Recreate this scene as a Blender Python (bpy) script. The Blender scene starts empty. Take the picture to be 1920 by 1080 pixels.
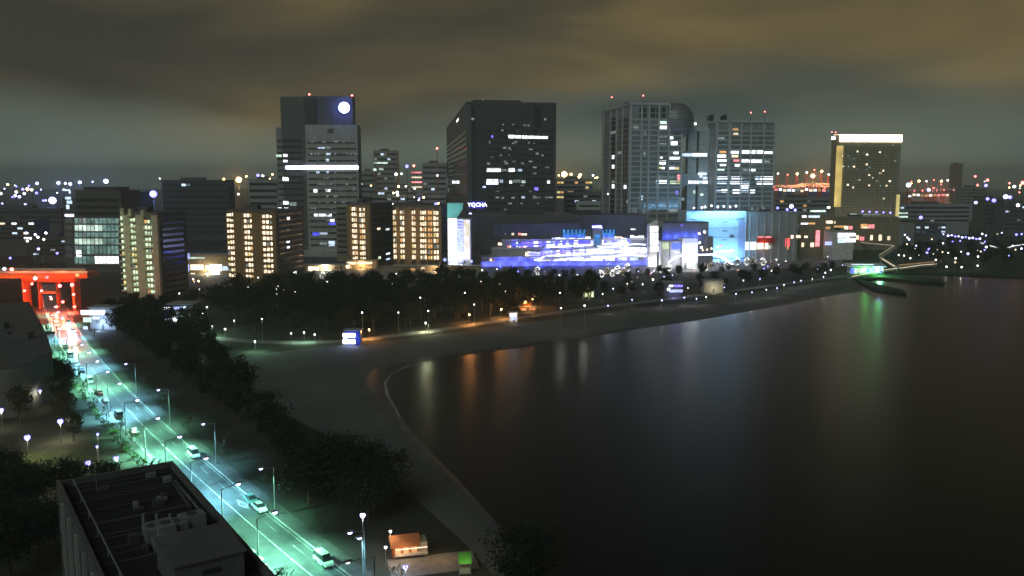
import bpy, math, random
import numpy as np
from mathutils import Vector, geometry
random.seed(7)
R = math.radians
sc = bpy.context.scene
C = sc.collection

# ------------------------------------------------------------------ camera
CAM_H, F = 62.0, 1600.0
PITCH = math.atan(202.0 / F)
cd = bpy.data.cameras.new("camera")
cam = bpy.data.objects.new("camera", cd); C.objects.link(cam)
cam.location = (0, 0, CAM_H); cam.rotation_euler = (math.pi/2 - PITCH, 0, 0)
cd.sensor_width = 36; cd.lens = 36 * F / 1920; cd.clip_start = 1; cd.clip_end = 40000
sc.camera = cam

# ------------------------------------------------------------------ night sky: low cloud lit by the city
w = bpy.data.worlds.new("World"); sc.world = w; w.use_nodes = True
nt = w.node_tree; N = nt.nodes; L = nt.links
bg = N["Background"]
tc = N.new("ShaderNodeTexCoord")
mp = N.new("ShaderNodeMapping"); mp.inputs["Scale"].default_value = (1.0, 1.0, 3.6); mp.inputs["Rotation"].default_value = (0, R(7), 0); mp.inputs["Location"].default_value = (2.684, .826, 7.591)
L.new(tc.outputs["Generated"], mp.inputs["Vector"])
n1 = N.new("ShaderNodeTexNoise"); n1.inputs["Scale"].default_value = 2.6; n1.inputs["Detail"].default_value = 3.5; n1.inputs["Roughness"].default_value = .46; n1.inputs["Distortion"].default_value = .3
L.new(mp.outputs[0], n1.inputs["Vector"])
r1 = N.new("ShaderNodeValToRGB")
r1.color_ramp.elements[0].position = .33; r1.color_ramp.elements[0].color = (.042, .041, .032, 1)
r1.color_ramp.elements[1].position = .72; r1.color_ramp.elements[1].color = (.185, .134, .056, 1)
e = r1.color_ramp.elements.new(.53); e.color = (.082, .070, .042, 1)
L.new(n1.outputs["Fac"], r1.inputs["Fac"])
n2 = N.new("ShaderNodeTexNoise"); n2.inputs["Scale"].default_value = 2.1; n2.inputs["Detail"].default_value = 2.5
mp2 = N.new("ShaderNodeMapping"); mp2.inputs["Scale"].default_value = (1.0, 1.0, 4.2); mp2.inputs["Location"].default_value = (8.237, 8.312, 6.756)
L.new(tc.outputs["Generated"], mp2.inputs["Vector"]); L.new(mp2.outputs[0], n2.inputs["Vector"])
r2 = N.new("ShaderNodeValToRGB")
r2.color_ramp.elements[0].position = .35; r2.color_ramp.elements[0].color = (.056, .078, .072, 1)
r2.color_ramp.elements[1].position = .70; r2.color_ramp.elements[1].color = (.215, .270, .215, 1)
L.new(n2.outputs["Fac"], r2.inputs["Fac"])
sx = N.new("ShaderNodeSeparateXYZ"); L.new(tc.outputs["Generated"], sx.inputs[0])
mr = N.new("ShaderNodeMapRange"); mr.interpolation_type = 'SMOOTHSTEP'
mr.inputs["From Min"].default_value = .03; mr.inputs["From Max"].default_value = .125
ad = N.new("ShaderNodeMath"); ad.operation = 'MULTIPLY_ADD'; ad.inputs[1].default_value = .22; 
sb = N.new("ShaderNodeMath"); sb.operation = 'SUBTRACT'; sb.inputs[1].default_value = .5
L.new(n2.outputs["Fac"], sb.inputs[0]); L.new(sb.outputs[0], ad.inputs[0]); L.new(sx.outputs["Z"], ad.inputs[2])
L.new(ad.outputs[0], mr.inputs["Value"])
mx = N.new("ShaderNodeMix"); mx.data_type = 'RGBA'
L.new(mr.outputs[0], mx.inputs["Factor"]); L.new(r2.outputs[0], mx.inputs[6]); L.new(r1.outputs[0], mx.inputs[7])
# city glow fades towards the zenith
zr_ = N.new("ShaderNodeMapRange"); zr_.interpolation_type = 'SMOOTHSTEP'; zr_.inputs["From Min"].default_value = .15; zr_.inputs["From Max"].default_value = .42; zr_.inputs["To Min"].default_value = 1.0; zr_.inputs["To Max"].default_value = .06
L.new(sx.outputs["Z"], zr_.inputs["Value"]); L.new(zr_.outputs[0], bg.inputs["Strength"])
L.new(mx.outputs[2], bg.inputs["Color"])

# very soft fill added from behind the camera to lift the tower fronts
sd = bpy.data.lights.new("fill_sun", 'SUN'); sd.energy = .60; sd.angle = R(40); sd.color = (.86, 1, .93)
fill_sun = bpy.data.objects.new("fill_sun", sd); C.objects.link(fill_sun)
fill_sun.rotation_euler = (R(52), 0, R(-28)); fill_sun.location = (0, -50, 200)

sc.view_settings.view_transform = 'Standard'; sc.view_settings.look = 'None'
sc.view_settings.exposure = 0; sc.view_settings.gamma = 1; sc.view_settings.use_curve_mapping = False
sc.render.engine = 'CYCLES'
cy = sc.cycles
cy.use_denoising = True; cy.denoiser = 'OPENIMAGEDENOISE'
cy.use_light_tree = True; cy.max_bounces = 3; cy.diffuse_bounces = 1; cy.glossy_bounces = 2
cy.transmission_bounces = 2; cy.volume_bounces = 0; cy.sample_clamp_indirect = 12.0; cy.caustics_reflective = False; cy.caustics_refractive = False
cy.use_adaptive_sampling = False

# ------------------------------------------------------------------ pixel helpers (1920 x 1080 pixels of the photograph)
CP, SP = math.cos(PITCH), math.sin(PITCH)
def ray(u, v):
    a, b = (u - 960) / F, (540 - v) / F
    return Vector((a, CP + b * SP, -SP + b * CP))
def G(u, v, z=0.0):                    # where the pixel's ray meets height z
    d = ray(u, v); t = (z - CAM_H) / d.z
    return Vector((d.x * t, d.y * t, z))
def AT(u, v, y):                       # where the pixel's ray reaches distance y
    d = ray(u, v); t = y / d.y
    return Vector((d.x * t, y, CAM_H + d.z * t))

# ------------------------------------------------------------------ materials
MATS = {}
def mat(name, col, rough=.75, var=.18, scale=.35, metal=0, spec=.3, stretch=(1, 1, 1), bump=0):
    if name in MATS: return MATS[name]
    m = bpy.data.materials.new(name); m.use_nodes = True; MATS[name] = m
    n = m.node_tree.nodes; l = m.node_tree.links; b = n["Principled BSDF"]
    t = n.new("ShaderNodeTexCoord"); mp = n.new("ShaderNodeMapping"); mp.inputs["Scale"].default_value = stretch
    geo = n.new("ShaderNodeNewGeometry")
    l.new(geo.outputs["Position"], mp.inputs["Vector"])
    ns = n.new("ShaderNodeTexNoise"); ns.inputs["Scale"].default_value = scale; ns.inputs["Detail"].default_value = 5; ns.inputs["Roughness"].default_value = .6
    l.new(mp.outputs[0], ns.inputs["Vector"])
    rp = n.new("ShaderNodeValToRGB")
    rp.color_ramp.elements[0].position = .3; rp.color_ramp.elements[1].position = .72
    rp.color_ramp.elements[0].color = tuple(c * (1 - var) for c in col) + (1,)
    rp.color_ramp.elements[1].color = tuple(min(1, c * (1 + var)) for c in col) + (1,)
    l.new(ns.outputs["Fac"], rp.inputs["Fac"]); l.new(rp.outputs[0], b.inputs["Base Color"])
    b.inputs["Roughness"].default_value = rough; b.inputs["Metallic"].default_value = metal
    b.inputs["Specular IOR Level"].default_value = spec
    if bump:
        bp = n.new("ShaderNodeBump"); bp.inputs["Strength"].default_value = bump; bp.inputs["Distance"].default_value = .1
        l.new(ns.outputs["Fac"], bp.inputs["Height"]); l.new(bp.outputs[0], b.inputs["Normal"])
    return m
def emis(name, col, s, var=.35, scale=.8, col2=None):
    if name in MATS: return MATS[name]
    m = bpy.data.materials.new(name); m.use_nodes = True; MATS[name] = m
    if name not in ('lit_strip', 'lit_blue_white', 'lit_disc', 'lit_crown', 'lit_gold', 'lit_blue', 'lit_cream', 'lit_turquoise'): m.cycles.emission_sampling = 'NONE'   # small lamps: the light objects do the lighting
    n = m.node_tree.nodes; l = m.node_tree.links; b = n["Principled BSDF"]
    b.inputs["Base Color"].default_value = (.1, .1, .1, 1); b.inputs["Roughness"].default_value = .3
    geo = n.new("ShaderNodeNewGeometry"); oi = n.new("ShaderNodeObjectInfo")
    ns = n.new("ShaderNodeTexNoise"); ns.inputs["Scale"].default_value = scale; ns.inputs["Detail"].default_value = 2
    l.new(geo.outputs["Position"], ns.inputs["Vector"])
    if col2:
        mx = n.new("ShaderNodeMix"); mx.data_type = 'RGBA'
        mx.inputs[6].default_value = col + (1,); mx.inputs[7].default_value = col2 + (1,)
        rr = n.new("ShaderNodeMapRange"); rr.inputs[1].default_value = .4; rr.inputs[2].default_value = .6
        l.new(ns.outputs["Fac"], rr.inputs[0]); l.new(rr.outputs[0], mx.inputs["Factor"]); l.new(mx.outputs[2], b.inputs["Emission Color"])
    else:
        b.inputs["Emission Color"].default_value = col + (1,)
    a = n.new("ShaderNodeMapRange"); a.inputs[1].default_value = .3; a.inputs[2].default_value = .7
    a.inputs[3].default_value = s * (1 - var); a.inputs[4].default_value = s * (1 + var)
    l.new(ns.outputs["Fac"], a.inputs[0])
    a2 = n.new("ShaderNodeMapRange"); a2.inputs[3].default_value = 1 - var; a2.inputs[4].default_value = 1 + var * .5
    l.new(oi.outputs["Random"], a2.inputs[0])
    mu = n.new("ShaderNodeMath"); mu.operation = 'MULTIPLY'
    l.new(a.outputs[0], mu.inputs[0]); l.new(a2.outputs[0], mu.inputs[1]); l.new(mu.outputs[0], b.inputs["Emission Strength"])
    return m

M = {}
M['conc'] = mat('concrete_pale', (.50, .51, .49), stretch=(1, 1, .25))
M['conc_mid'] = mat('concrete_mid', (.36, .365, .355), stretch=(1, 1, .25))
M['conc_dark'] = mat('concrete_dark', (.13, .13, .13), stretch=(1, 1, .25))
M['stone_dark'] = mat('stone_dark', (.15, .15, .15), rough=.5, stretch=(1, 1, .25))
M['stone_black'] = mat('stone_black', (.085, .084, .085), rough=.5)
M['steel_pale'] = mat('steel_pale', (.60, .62, .59), rough=.5)
M['steel'] = mat('steel_grey', (.30, .31, .31), rough=.45, metal=.3)
M['steel_dark'] = mat('steel_dark', (.10, .10, .105), rough=.5, metal=.3)
M['glass'] = mat('glass_dark', (.035, .04, .042), rough=.12, spec=.6, var=.4, scale=.08)
M['glass_grey'] = mat('glass_grey', (.27, .28, .275), rough=.18, spec=.6, var=.35, scale=.08)  # pale base colour stands in for the city reflected in the glass
M['tan'] = mat('plaster_tan', (.36, .30, .20), stretch=(1, 1, .25))
M['ochre'] = mat('plaster_ochre', (.25, .185, .10), stretch=(1, 1, .25))
M['cream'] = mat('plaster_cream', (.50, .46, .38))
M['white'] = mat('painted_white', (.75, .75, .74), rough=.5)
M['red'] = mat('painted_red', (.45, .05, .03), rough=.5)
M['orange'] = mat('painted_orange', (.50, .16, .05), rough=.6)
M['blue'] = mat('painted_blue', (.06, .08, .40), rough=.5)
M['green'] = mat('awning_green', (.12, .36, .06), rough=.7)
M['terracotta'] = mat('terracotta', (.36, .15, .06), rough=.8)
M['asphalt'] = mat('asphalt_wet', (.07, .074, .074), rough=.30, var=.35, scale=.5, spec=.5, bump=.05)
M['paint'] = mat('road_paint', (.34, .35, .34), rough=.5, var=.75, scale=1.1)
M['pave_dark'] = mat('paving_dark', (.085, .083, .08), rough=.8, var=.3, scale=.8)
M['gold'] = mat('hotel_stone', (.44, .40, .29), stretch=(1, 1, .25))
M['gold_glass'] = mat('hotel_glass', (.26, .22, .14), rough=.25, var=.3)
M['pave'] = mat('paving', (.20, .195, .185), rough=.7, var=.25, scale=.8)
M['kerb'] = mat('kerb_stone', (.30, .30, .29), rough=.7)
M['soil'] = mat('park_ground', (.050, .051, .040), rough=.95, var=.5, scale=.06)
M['lawn'] = mat('grass', (.055, .075, .025), rough=.95, var=.4, scale=.3)
M['sand'] = mat('beach_sand', (.136, .135, .130), rough=.95, var=.22, scale=.045, bump=.3)
M['wet_sand'] = mat('wet_sand', (.075, .072, .066), rough=.5, var=.3, scale=.2, spec=.4)
M['bark'] = mat('bark', (.085, .065, .045), rough=.95, scale=2)
M['leaf'] = mat('leaf_dark', (.022, .030, .016), rough=.6, var=.5, scale=.4, spec=.2)
M['leaf2'] = mat('leaf_olive', (.035, .038, .018), rough=.6, var=.5, scale=.4, spec=.2)
M['leaf_light'] = mat('leaf_green', (.06, .12, .03), rough=.6, var=.4, scale=.5, spec=.2)
M['tyre'] = mat('tyre_rubber', (.02, .02, .02), rough=.8)
M['roof_dark'] = mat('roof_membrane', (.022, .022, .023), rough=.9, var=.4, scale=.25)
M['rock'] = mat('rock', (.11, .105, .10), rough=.9, var=.4, scale=.4, bump=.5)

M['w_white'] = emis('lit_white', (.86, .93, 1.0), 3.2)
M['w_cool'] = emis('lit_cool', (.62, .78, 1.0), 1.6)
M['w_dim'] = emis('lit_dim', (.7, .85, .85), .28, var=.6)
M['w_teal'] = emis('lit_teal', (.36, .66, .60), .42, var=.55, scale=.25)
M['w_pale'] = emis('lit_pale_green', (.75, 1.0, .85), 1.15, var=.5, scale=.25)
M['w_green'] = emis('lit_green_white', (.80, 1.0, .66), 1.25, var=.4)
M['w_warm'] = emis('lit_warm', (1.0, .80, .55), 2.0, var=.45)
M['w_orange'] = emis('lit_orange', (1.0, .52, .18), 1.0, var=.4)
M['w_yellow'] = emis('lit_yellow', (1.0, .82, .32), 1.1, var=.3)
M['crown'] = emis('lit_crown', (1.0, .84, .58), 6.0, var=.25, scale=.12)
M['blue_white'] = emis('lit_blue_white', (.40, .47, 1.0), 1.9, var=.3)
M['disc'] = emis('lit_disc', (.80, .86, 1.0), 7.0, var=.05)
M['strip'] = emis('lit_strip', (.62, .68, 1.0), 9.0, var=.2)
M['b_blue'] = emis('lit_blue', (.06, .07, 1.0), 3.2, var=.4)
M['b_violet'] = emis('lit_violet', (.20, .14, 1.0), 2.0, var=.5)
M['b_cyan'] = emis('lit_cyan', (.03, .34, .95), .9, var=.4)
M['b_red'] = emis('lit_red', (1.0, .05, .05), 4.0)
M['b_pink'] = emis('lit_pink', (1.0, .25, .28), 2.2)
M['lamp'] = emis('lamp_white', (.46, .47, 1.0), 9, var=.15)
M['lamp_small'] = emis('lamp_soft', (.95, .95, .92), 7, var=.5)
M['lamp_orange'] = emis('lamp_sodium', (1.0, .55, .16), 40, var=.1)
M['lamp_red'] = emis('lamp_red', (1.0, .12, .10), 14, var=.1)
M['lamp_blue'] = emis('lamp_blue', (.20, .19, 1.0), 6, var=.2)
M['lamp_green'] = emis('lamp_green', (.25, 1.0, .35), 5, var=.2)

# ------------------------------------------------------------------ object helpers
LABELS = {}
def tag(o, label, cat, group=None, shared=False, kind=None):
    if label in LABELS and not shared: print("DUP LABEL", label)
    LABELS[label] = 1
    n = len(label.split())
    if n < 4 or n > 16: print("LABEL LEN", n, label)
    o["label"] = label; o["category"] = cat
    if group: o["group"] = group
    if kind: o["kind"] = kind
    return o
def empty(name, loc=(0, 0, 0), rz=0):
    o = bpy.data.objects.new(name, None); C.objects.link(o)
    o.location = loc; o.rotation_euler = (0, 0, rz); o.empty_display_size = .5
    return o
def thing(name, label, cat, loc=(0, 0, 0), rz=0, group=None, shared=False):
    return tag(empty(name, loc, rz), label, cat, group, shared)
def link(name, me, parent=None, loc=(0, 0, 0), rot=(0, 0, 0), scale=(1, 1, 1)):
    o = bpy.data.objects.new(name, me); C.objects.link(o)
    o.parent = parent; o.location = loc; o.rotation_euler = rot; o.scale = scale
    return o
def mesh(name, vs, fs, m, smooth=False):
    me = bpy.data.meshes.new(name); me.from_pydata([tuple(v) for v in vs], [], fs)
    if m: me.materials.append(m)
    if smooth: me.polygons.foreach_set("use_smooth", [True] * len(me.polygons))
    me.update(); return me
def structure(name, vs, fs, m, smooth=False):
    o = link(name, mesh(name, vs, fs, m, smooth)); o["kind"] = "structure"; return o
BOXF = [(0, 3, 2, 1), (4, 5, 6, 7), (0, 1, 5, 4), (1, 2, 6, 5), (2, 3, 7, 6), (3, 0, 4, 7)]
UB = {}
def ubox(m):
    if m.name not in UB:
        UB[m.name] = mesh("box_" + m.name, [(-.5, -.5, -.5), (.5, -.5, -.5), (.5, .5, -.5), (-.5, .5, -.5), (-.5, -.5, .5), (.5, -.5, .5), (.5, .5, .5), (-.5, .5, .5)], BOXF, m)
    return UB[m.name]
def box(parent, name, x0, x1, y0, y1, z0, z1, m, rot=(0, 0, 0)):
    return link(name, ubox(m), parent, ((x0 + x1) / 2, (y0 + y1) / 2, (z0 + z1) / 2), rot, (abs(x1 - x0), abs(y1 - y0), abs(z1 - z0)))
def tube_geo(p0, p1, r0, r1, seg=8, off=0):
    p0, p1 = Vector(p0), Vector(p1); d = (p1 - p0).normalized()
    a = d.orthogonal().normalized(); b = d.cross(a)
    vs, fs = [], []
    for p, r in ((p0, r0), (p1, r1)):
        for i in range(seg):
            t = 2 * math.pi * i / seg
            vs.append(tuple(p + a * (r * math.cos(t)) + b * (r * math.sin(t))))
    for i in range(seg):
        j = (i + 1) % seg
        fs.append((off + i, off + j, off + seg + j, off + seg + i))
    fs.append(tuple(off + i for i in range(seg))[::-1]); fs.append(tuple(off + seg + i for i in range(seg)))
    return vs, fs
def tube(parent, name, p0, p1, r0, r1, m, seg=8):
    v, f = tube_geo(p0, p1, r0, r1, seg)
    return link(name, mesh(name, v, f, m), parent)
def tubes(parent, name, lst, m, seg=6):
    V, Fs = [], []
    for (p0, p1, r0, r1) in lst:
        v, f = tube_geo(p0, p1, r0, r1, seg, len(V)); V += v; Fs += f
    return link(name, mesh(name, V, Fs, m), parent)
def prism_geo(poly, z0, z1):
    n = len(poly)
    vs = [(p[0], p[1], z0) for p in poly] + [(p[0], p[1], z1) for p in poly]
    fs = [tuple(range(n))[::-1], tuple(range(n, 2 * n))] + [(i, (i + 1) % n, n + (i + 1) % n, n + i) for i in range(n)]
    return vs, fs
def sphere_geo(r, c=(0, 0, 0), seg=12, rings=8, sz=1.0):
    vs, fs = [(c[0], c[1], c[2] + r * sz)], []
    for i in range(1, rings):
        a = math.pi * i / rings
        for j in range(seg):
            t = 2 * math.pi * j / seg
            vs.append((c[0] + r * math.sin(a) * math.cos(t), c[1] + r * math.sin(a) * math.sin(t), c[2] + r * sz * math.cos(a)))
    vs.append((c[0], c[1], c[2] - r * sz)); last = len(vs) - 1
    for j in range(seg): fs.append((0, 1 + j, 1 + (j + 1) % seg))
    for i in range(rings - 2):
        for j in range(seg):
            a, b = 1 + i * seg + j, 1 + i * seg + (j + 1) % seg
            fs.append((a, a + seg, b + seg, b))
    o = 1 + (rings - 2) * seg
    for j in range(seg): fs.append((o + j, last, o + (j + 1) % seg))
    return vs, fs
SPH = {}
def usphere(m):
    if m.name not in SPH: SPH[m.name] = mesh("globe_" + m.name, *sphere_geo(1.0, seg=12, rings=7), m, True)
    return SPH[m.name]
def globe(parent, name, p, r, m, sz=1.0):
    return link(name, usphere(m), parent, p, (0, 0, 0), (r, r, r * sz))
LD = {}
def point(parent, name, loc, power, col, size=.3):
    k = ('P', round(power), col, size)
    if k not in LD:
        l = bpy.data.lights.new(name, 'POINT'); l.energy = power; l.color = col; l.shadow_soft_size = size; LD[k] = l
    return link(name, LD[k], parent, loc)
def spot(parent, name, loc, power, col, ang=130, size=.3, rot=(0, 0, 0)):
    k = ('S', round(power), col, ang, size)
    if k not in LD:
        l = bpy.data.lights.new(name, 'SPOT'); l.energy = power; l.color = col; l.shadow_soft_size = size; l.spot_size = R(ang); l.spot_blend = .6; LD[k] = l
    return link(name, LD[k], parent, loc, rot)
def text(parent, name, s, loc, size, m, rot=(math.pi / 2, 0, 0), ext=.05):
    c = bpy.data.curves.new(name, 'FONT'); c.body = s; c.size = size; c.extrude = ext; c.align_x = 'CENTER'; c.align_y = 'CENTER'
    c.materials.append(m); c.resolution_u = 2
    o = bpy.data.objects.new(name, c); C.objects.link(o)
    me = bpy.data.meshes.new_from_object(o.evaluated_get(bpy.context.evaluated_depsgraph_get()))
    bpy.data.objects.remove(o); me.materials.clear(); me.materials.append(m)
    return link(name, me, parent, loc, rot)
ORD = ["first", "second", "third", "fourth", "fifth", "sixth", "seventh", "eighth", "ninth", "tenth", "eleventh", "twelfth", "thirteenth", "fourteenth", "fifteenth", "sixteenth", "seventeenth", "eighteenth", "nineteenth", "twentieth"] + ["twenty-" + s for s in ("first", "second", "third", "fourth", "fifth", "sixth", "seventh", "eighth", "ninth")] + ["thirtieth"] + ["thirty-" + s for s in ("first", "second", "third", "fourth", "fifth", "sixth", "seventh", "eighth", "ninth")] + ["fortieth"] + ["forty-" + s for s in ("first", "second", "third", "fourth", "fifth")]

# a building whose front wall runs from pixel column ua to ub (at eye level), distance D at ua, turned by theta degrees
class Bld:
    def __init__(s, name, label, cat, ua, ub, D, theta, vtop=None, uside=None, depth=20, H=None, z0=0, group=None, off=0):
        th = R(theta); s.th = th
        ka, kb = (ua - 960) / F * CP, (ub - 960) / F * CP
        s.A = Vector((ka * D, D, 0)); s.ex = Vector((math.cos(th), math.sin(th), 0)); s.ey = Vector((-math.sin(th), math.cos(th), 0))
        s.w = (kb * s.A.y - s.A.x) / (s.ex.x - kb * s.ex.y)
        s.d = depth
        if uside is not None:
            k = (uside - 960) / F * CP
            O = s.A if uside < ua else s.A + s.ex * s.w
            s.d = (k * O.y - O.x) / (s.ey.x - k * s.ey.y)
        s.right = uside is not None and uside > ub
        s.o = thing(name, label, cat, (s.A.x, s.A.y, z0), th, group); s.z0 = z0
        if H is None: H = s.fp((ua + ub) / 2, vtop)[1] + z0
        s.H = H - z0
    def fp(s, u, v, y=0):                # pixel -> (x, z) on the plane y (local) of the front
        d = ray(u, v); n = s.ey; P = s.A + s.ey * y
        t = n.dot(P - Vector((0, 0, 0))) / n.dot(d)
        p = Vector((d.x * t, d.y * t, CAM_H + d.z * t)) - s.A
        return p.dot(s.ex), p.z - s.z0
    def sp(s, u, v, x=None):             # pixel -> (y, z) on the visible side wall
        if x is None: x = s.w if s.right else 0
        d = ray(u, v); n = s.ex; P = s.A + s.ex * x
        t = n.dot(P) / n.dot(d)
        p = Vector((d.x * t, d.y * t, CAM_H + d.z * t)) - s.A
        return p.dot(s.ey), p.z - s.z0
    def box(s, name, x0, x1, y0, y1, z0, z1, m, parent=None):
        return box(parent or s.o, name, x0, x1, y0, y1, z0, z1, m)
    def fw(s, u0, v0, u1, v1, m, name='lit_window', y=0, t=.25, out=.12):
        a = s.fp(u0, v0, y); b = s.fp(u1, v1, y)
        return s.box(name, a[0], b[0], y - out, y - out + t, b[1], a[1], m)
    def sw(s, u0, v0, u1, v1, m, name='lit_window', out=.12, t=.25):
        a = s.sp(u0, v0); b = s.sp(u1, v1); y0, y1 = sorted((a[0], b[0]))
        zt = (s.sp((u0 + u1) / 2, v0)[1]); zb = s.sp((u0 + u1) / 2, v1)[1]
        x = s.w + out if s.right else -out
        return s.box(name, x - t if s.right else x, x if s.right else x + t, y0, y1, zb, zt, m)
    def floors(s, zs, h, m, x0=0, x1=None, y=0, name='window_band', out=.0, t=.3, side=True):
        x1 = s.w if x1 is None else x1
        for z in zs: s.box(name, x0, x1, y - out, y - out + t, z, z + h, m)
        if side and s.d:
            xs = s.w if s.right else 0
            for z in zs:
                s.box(name, xs - t + out if s.right else xs - out, xs + out if s.right else xs - out + t, .6, s.d - .6, z, z + h, m)

# ================================================================== ground, beach, water, road
def sheet(name, pts, m, z=None, skirt=None):
    P3 = [Vector((p[0], p[1], p[2] if (z is None and len(p) > 2) else (z or 0))) for p in pts]
    tris = geometry.tessellate_polygon([P3]); vs = [tuple(p) for p in P3]; fs = []
    for t in tris:
        a, b, c = (P3[i] for i in t)
        fs.append(tuple(t) if (b - a).cross(c - a).z > 0 else (t[0], t[2], t[1]))
    if skirt is not None:
        n = len(P3); vs += [(p.x, p.y, skirt) for p in P3]
        fs += [(i, (i + 1) % n, n + (i + 1) % n, n + i) for i in range(n)]
    return structure(name, vs, fs, m)

ZW = -1.6
shore_px = [(1190, 1500), (1060, 1180), (1005, 1080), (935, 985), (865, 905), (800, 840), (750, 782), (726, 742), (722, 718), (734, 700), (760, 688), (800, 679), (870, 667), (1000, 649), (1150, 624), (1300, 602), (1450, 576), (1560, 554), (1620, 546)]
back_px = [(1120, 1500), (985, 1180), (930, 1085), (872, 1020), (800, 955), (725, 890), (610, 815), (500, 760), (432, 704), (440, 674), (520, 660), (610, 650), (700, 644), (900, 617), (1100, 590), (1300, 565), (1480, 538), (1560, 527), (1600, 523)]
shore = [G(u, v, ZW) for u, v in shore_px]; back = [G(u, v, 0) for u, v in back_px]
# sand: a strip from the tree line down to below the water
vs, fs = [], []
K = 9
for s_, b_ in zip(shore, back):
    d = s_ - b_
    for k in range(K + 1):
        t = k / (K - 1) if k < K else 1.22
        p = b_ + d * t
        z = .05 + (ZW - .05) * (t ** 1.6) if k < K else ZW - 1.2
        vs.append((p.x, p.y, z + (random.uniform(-.06, .06) if 0 < k < K - 1 else 0)))
for i in range(len(shore) - 1):
    for k in range(K):
        a = i * (K + 1) + k; fs.append((a, a + 1, a + K + 2, a + K + 1))
beach = structure("beach", vs, fs, M['sand'], True)
beach.data.materials.append(M['wet_sand'])
for i, pl_ in enumerate(beach.data.polygons):
    if i % K >= K - 2: pl_.material_index = 1

foam_px = shore_px[6:12]; fm = []
for i, (u, v) in enumerate(foam_px): fm.append(G(u, v, ZW))
vs, fs = [], []
for i, p in enumerate(fm):
    d = (fm[min(i + 1, len(fm) - 1)] - fm[max(i - 1, 0)]).normalized(); nn_ = Vector((-d.y, d.x, 0)); wd = .34 + .2 * math.sin(i * 1.7)
    for q in (p + nn_ * wd, p - nn_ * wd): vs.append((q.x, q.y, ZW + .03))
fs = [(2 * i, 2 * i + 1, 2 * i + 3, 2 * i + 2) for i in range(len(fm) - 1)]
fo = structure("surf_line", vs, fs, mat('surf_foam', (.34, .34, .32), rough=.6, var=.5, scale=.8))
quay_px = [(1600, 523), (1640, 541), (1700, 549), (1692, 543), (1640, 531), (1612, 523), (1650, 520), (1720, 526), (1772, 529), (1765, 523), (1700, 517), (1660, 512), (1720, 509), (1800, 512), (1880, 514), (1960, 518), (2150, 524), (2600, 530)]
quay = [G(u, v, 0) for u, v in quay_px]
land_pts = back + quay[1:] + [Vector((4500, 1100, 0)), Vector((4500, 6500, 0)), Vector((-4500, 6500, 0)), Vector((-4500, -400, 0)), Vector((30, -400, 0))]
ground = sheet("ground", land_pts, M['soil'], z=0, skirt=-4)

wm = bpy.data.materials.new("sea_water"); wm.use_nodes = True
n = wm.node_tree.nodes; l = wm.node_tree.links; b = n["Principled BSDF"]
b.inputs["Base Color"].default_value = (.004, .005, .005, 1); b.inputs["Roughness"].default_value = .31; b.inputs["IOR"].default_value = 1.36; b.inputs["Specular Tint"].default_value = (.76, .90, 1, 1)
geo = n.new("ShaderNodeNewGeometry"); mp = n.new("ShaderNodeMapping"); mp.inputs["Scale"].default_value = (.55, .8, 1); l.new(geo.outputs["Position"], mp.inputs["Vector"])
ns = n.new("ShaderNodeTexNoise"); ns.inputs["Scale"].default_value = .55; ns.inputs["Detail"].default_value = 4; l.new(mp.outputs[0], ns.inputs["Vector"])
bp = n.new("ShaderNodeBump"); bp.inputs["Strength"].default_value = .22; bp.inputs["Distance"].default_value = .25
l.new(ns.outputs["Fac"], bp.inputs["Height"]); l.new(bp.outputs[0], b.inputs["Normal"])
structure("sea", [(-400, -300, ZW), (4500, -300, ZW), (4500, 1300, ZW), (-400, 1300, ZW)], [(0, 1, 2, 3)], wm)

# the street that runs down the left of the picture
cpx = [(582, 1079), (484, 997), (431, 944), (342, 870), (261, 790), (218, 747), (180, 702), (160, 674), (133, 636), (113, 600), (100, 565)]
cw = np.array([(p.x, p.y) for p in (G(u, v) for u, v in cpx)])
coef = np.polyfit(cw[:, 1], cw[:, 0], 3)
def road_pt(y, off=0.0, z=0.0):
    x = np.polyval(coef, y); dx = np.polyval(np.polyder(coef), y)
    nrm = math.hypot(dx, 1)
    return Vector((x + off / nrm, y - off * dx / nrm, z))     # +off to the right (water side)
def road_dir(y):
    dx = np.polyval(np.polyder(coef), y); return math.atan2(1, dx)   # heading of the street going away
HW = 4.6
RY = [60 + i * 8 for i in range(57)]
def strip(name, o0, o1, z, m, ys=RY, thick=None, kind="structure"):
    vs, fs = [], []
    for y in ys: vs += [road_pt(y, o0, z), road_pt(y, o1, z)]
    n = len(ys)
    fs = [(2 * i, 2 * i + 1, 2 * i + 3, 2 * i + 2) for i in range(n - 1)]
    if thick:
        k = len(vs); vs += [Vector((p.x, p.y, p.z - thick)) for p in vs]
        fs += [(2 * i, 2 * i + 2, k + 2 * i + 2, k + 2 * i) for i in range(n - 1)] + [(2 * i + 3, 2 * i + 1, k + 2 * i + 1, k + 2 * i + 3) for i in range(n - 1)]
        fs += [(1, 0, k, k + 1), (2 * n - 2, 2 * n - 1, k + 2 * n - 1, k + 2 * n - 2)]
    return structure(name, vs, fs, m)
strip("road", -HW, HW, .012, M['asphalt'])
strip("kerb_left", -HW - .25, -HW, .14, M['kerb'], thick=.2); strip("kerb_right", HW, HW + .25, .14, M['kerb'], thick=.2)
strip("pavement_left", -HW - 3.4, -HW - .25, .135, M['pave_dark'], thick=.2); strip("pavement_right", HW + .25, HW + 3.2, .135, M['pave_dark'], thick=.2)
road_o = bpy.data.objects["road"]
def mark(name, o0, o1, y0, y1, n=6):
    o = strip(name, o0, o1, .017, M['paint'], [y0 + (y1 - y0) * i / n for i in range(n + 1)]); o.parent = road_o; del o["kind"]; return o
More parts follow.
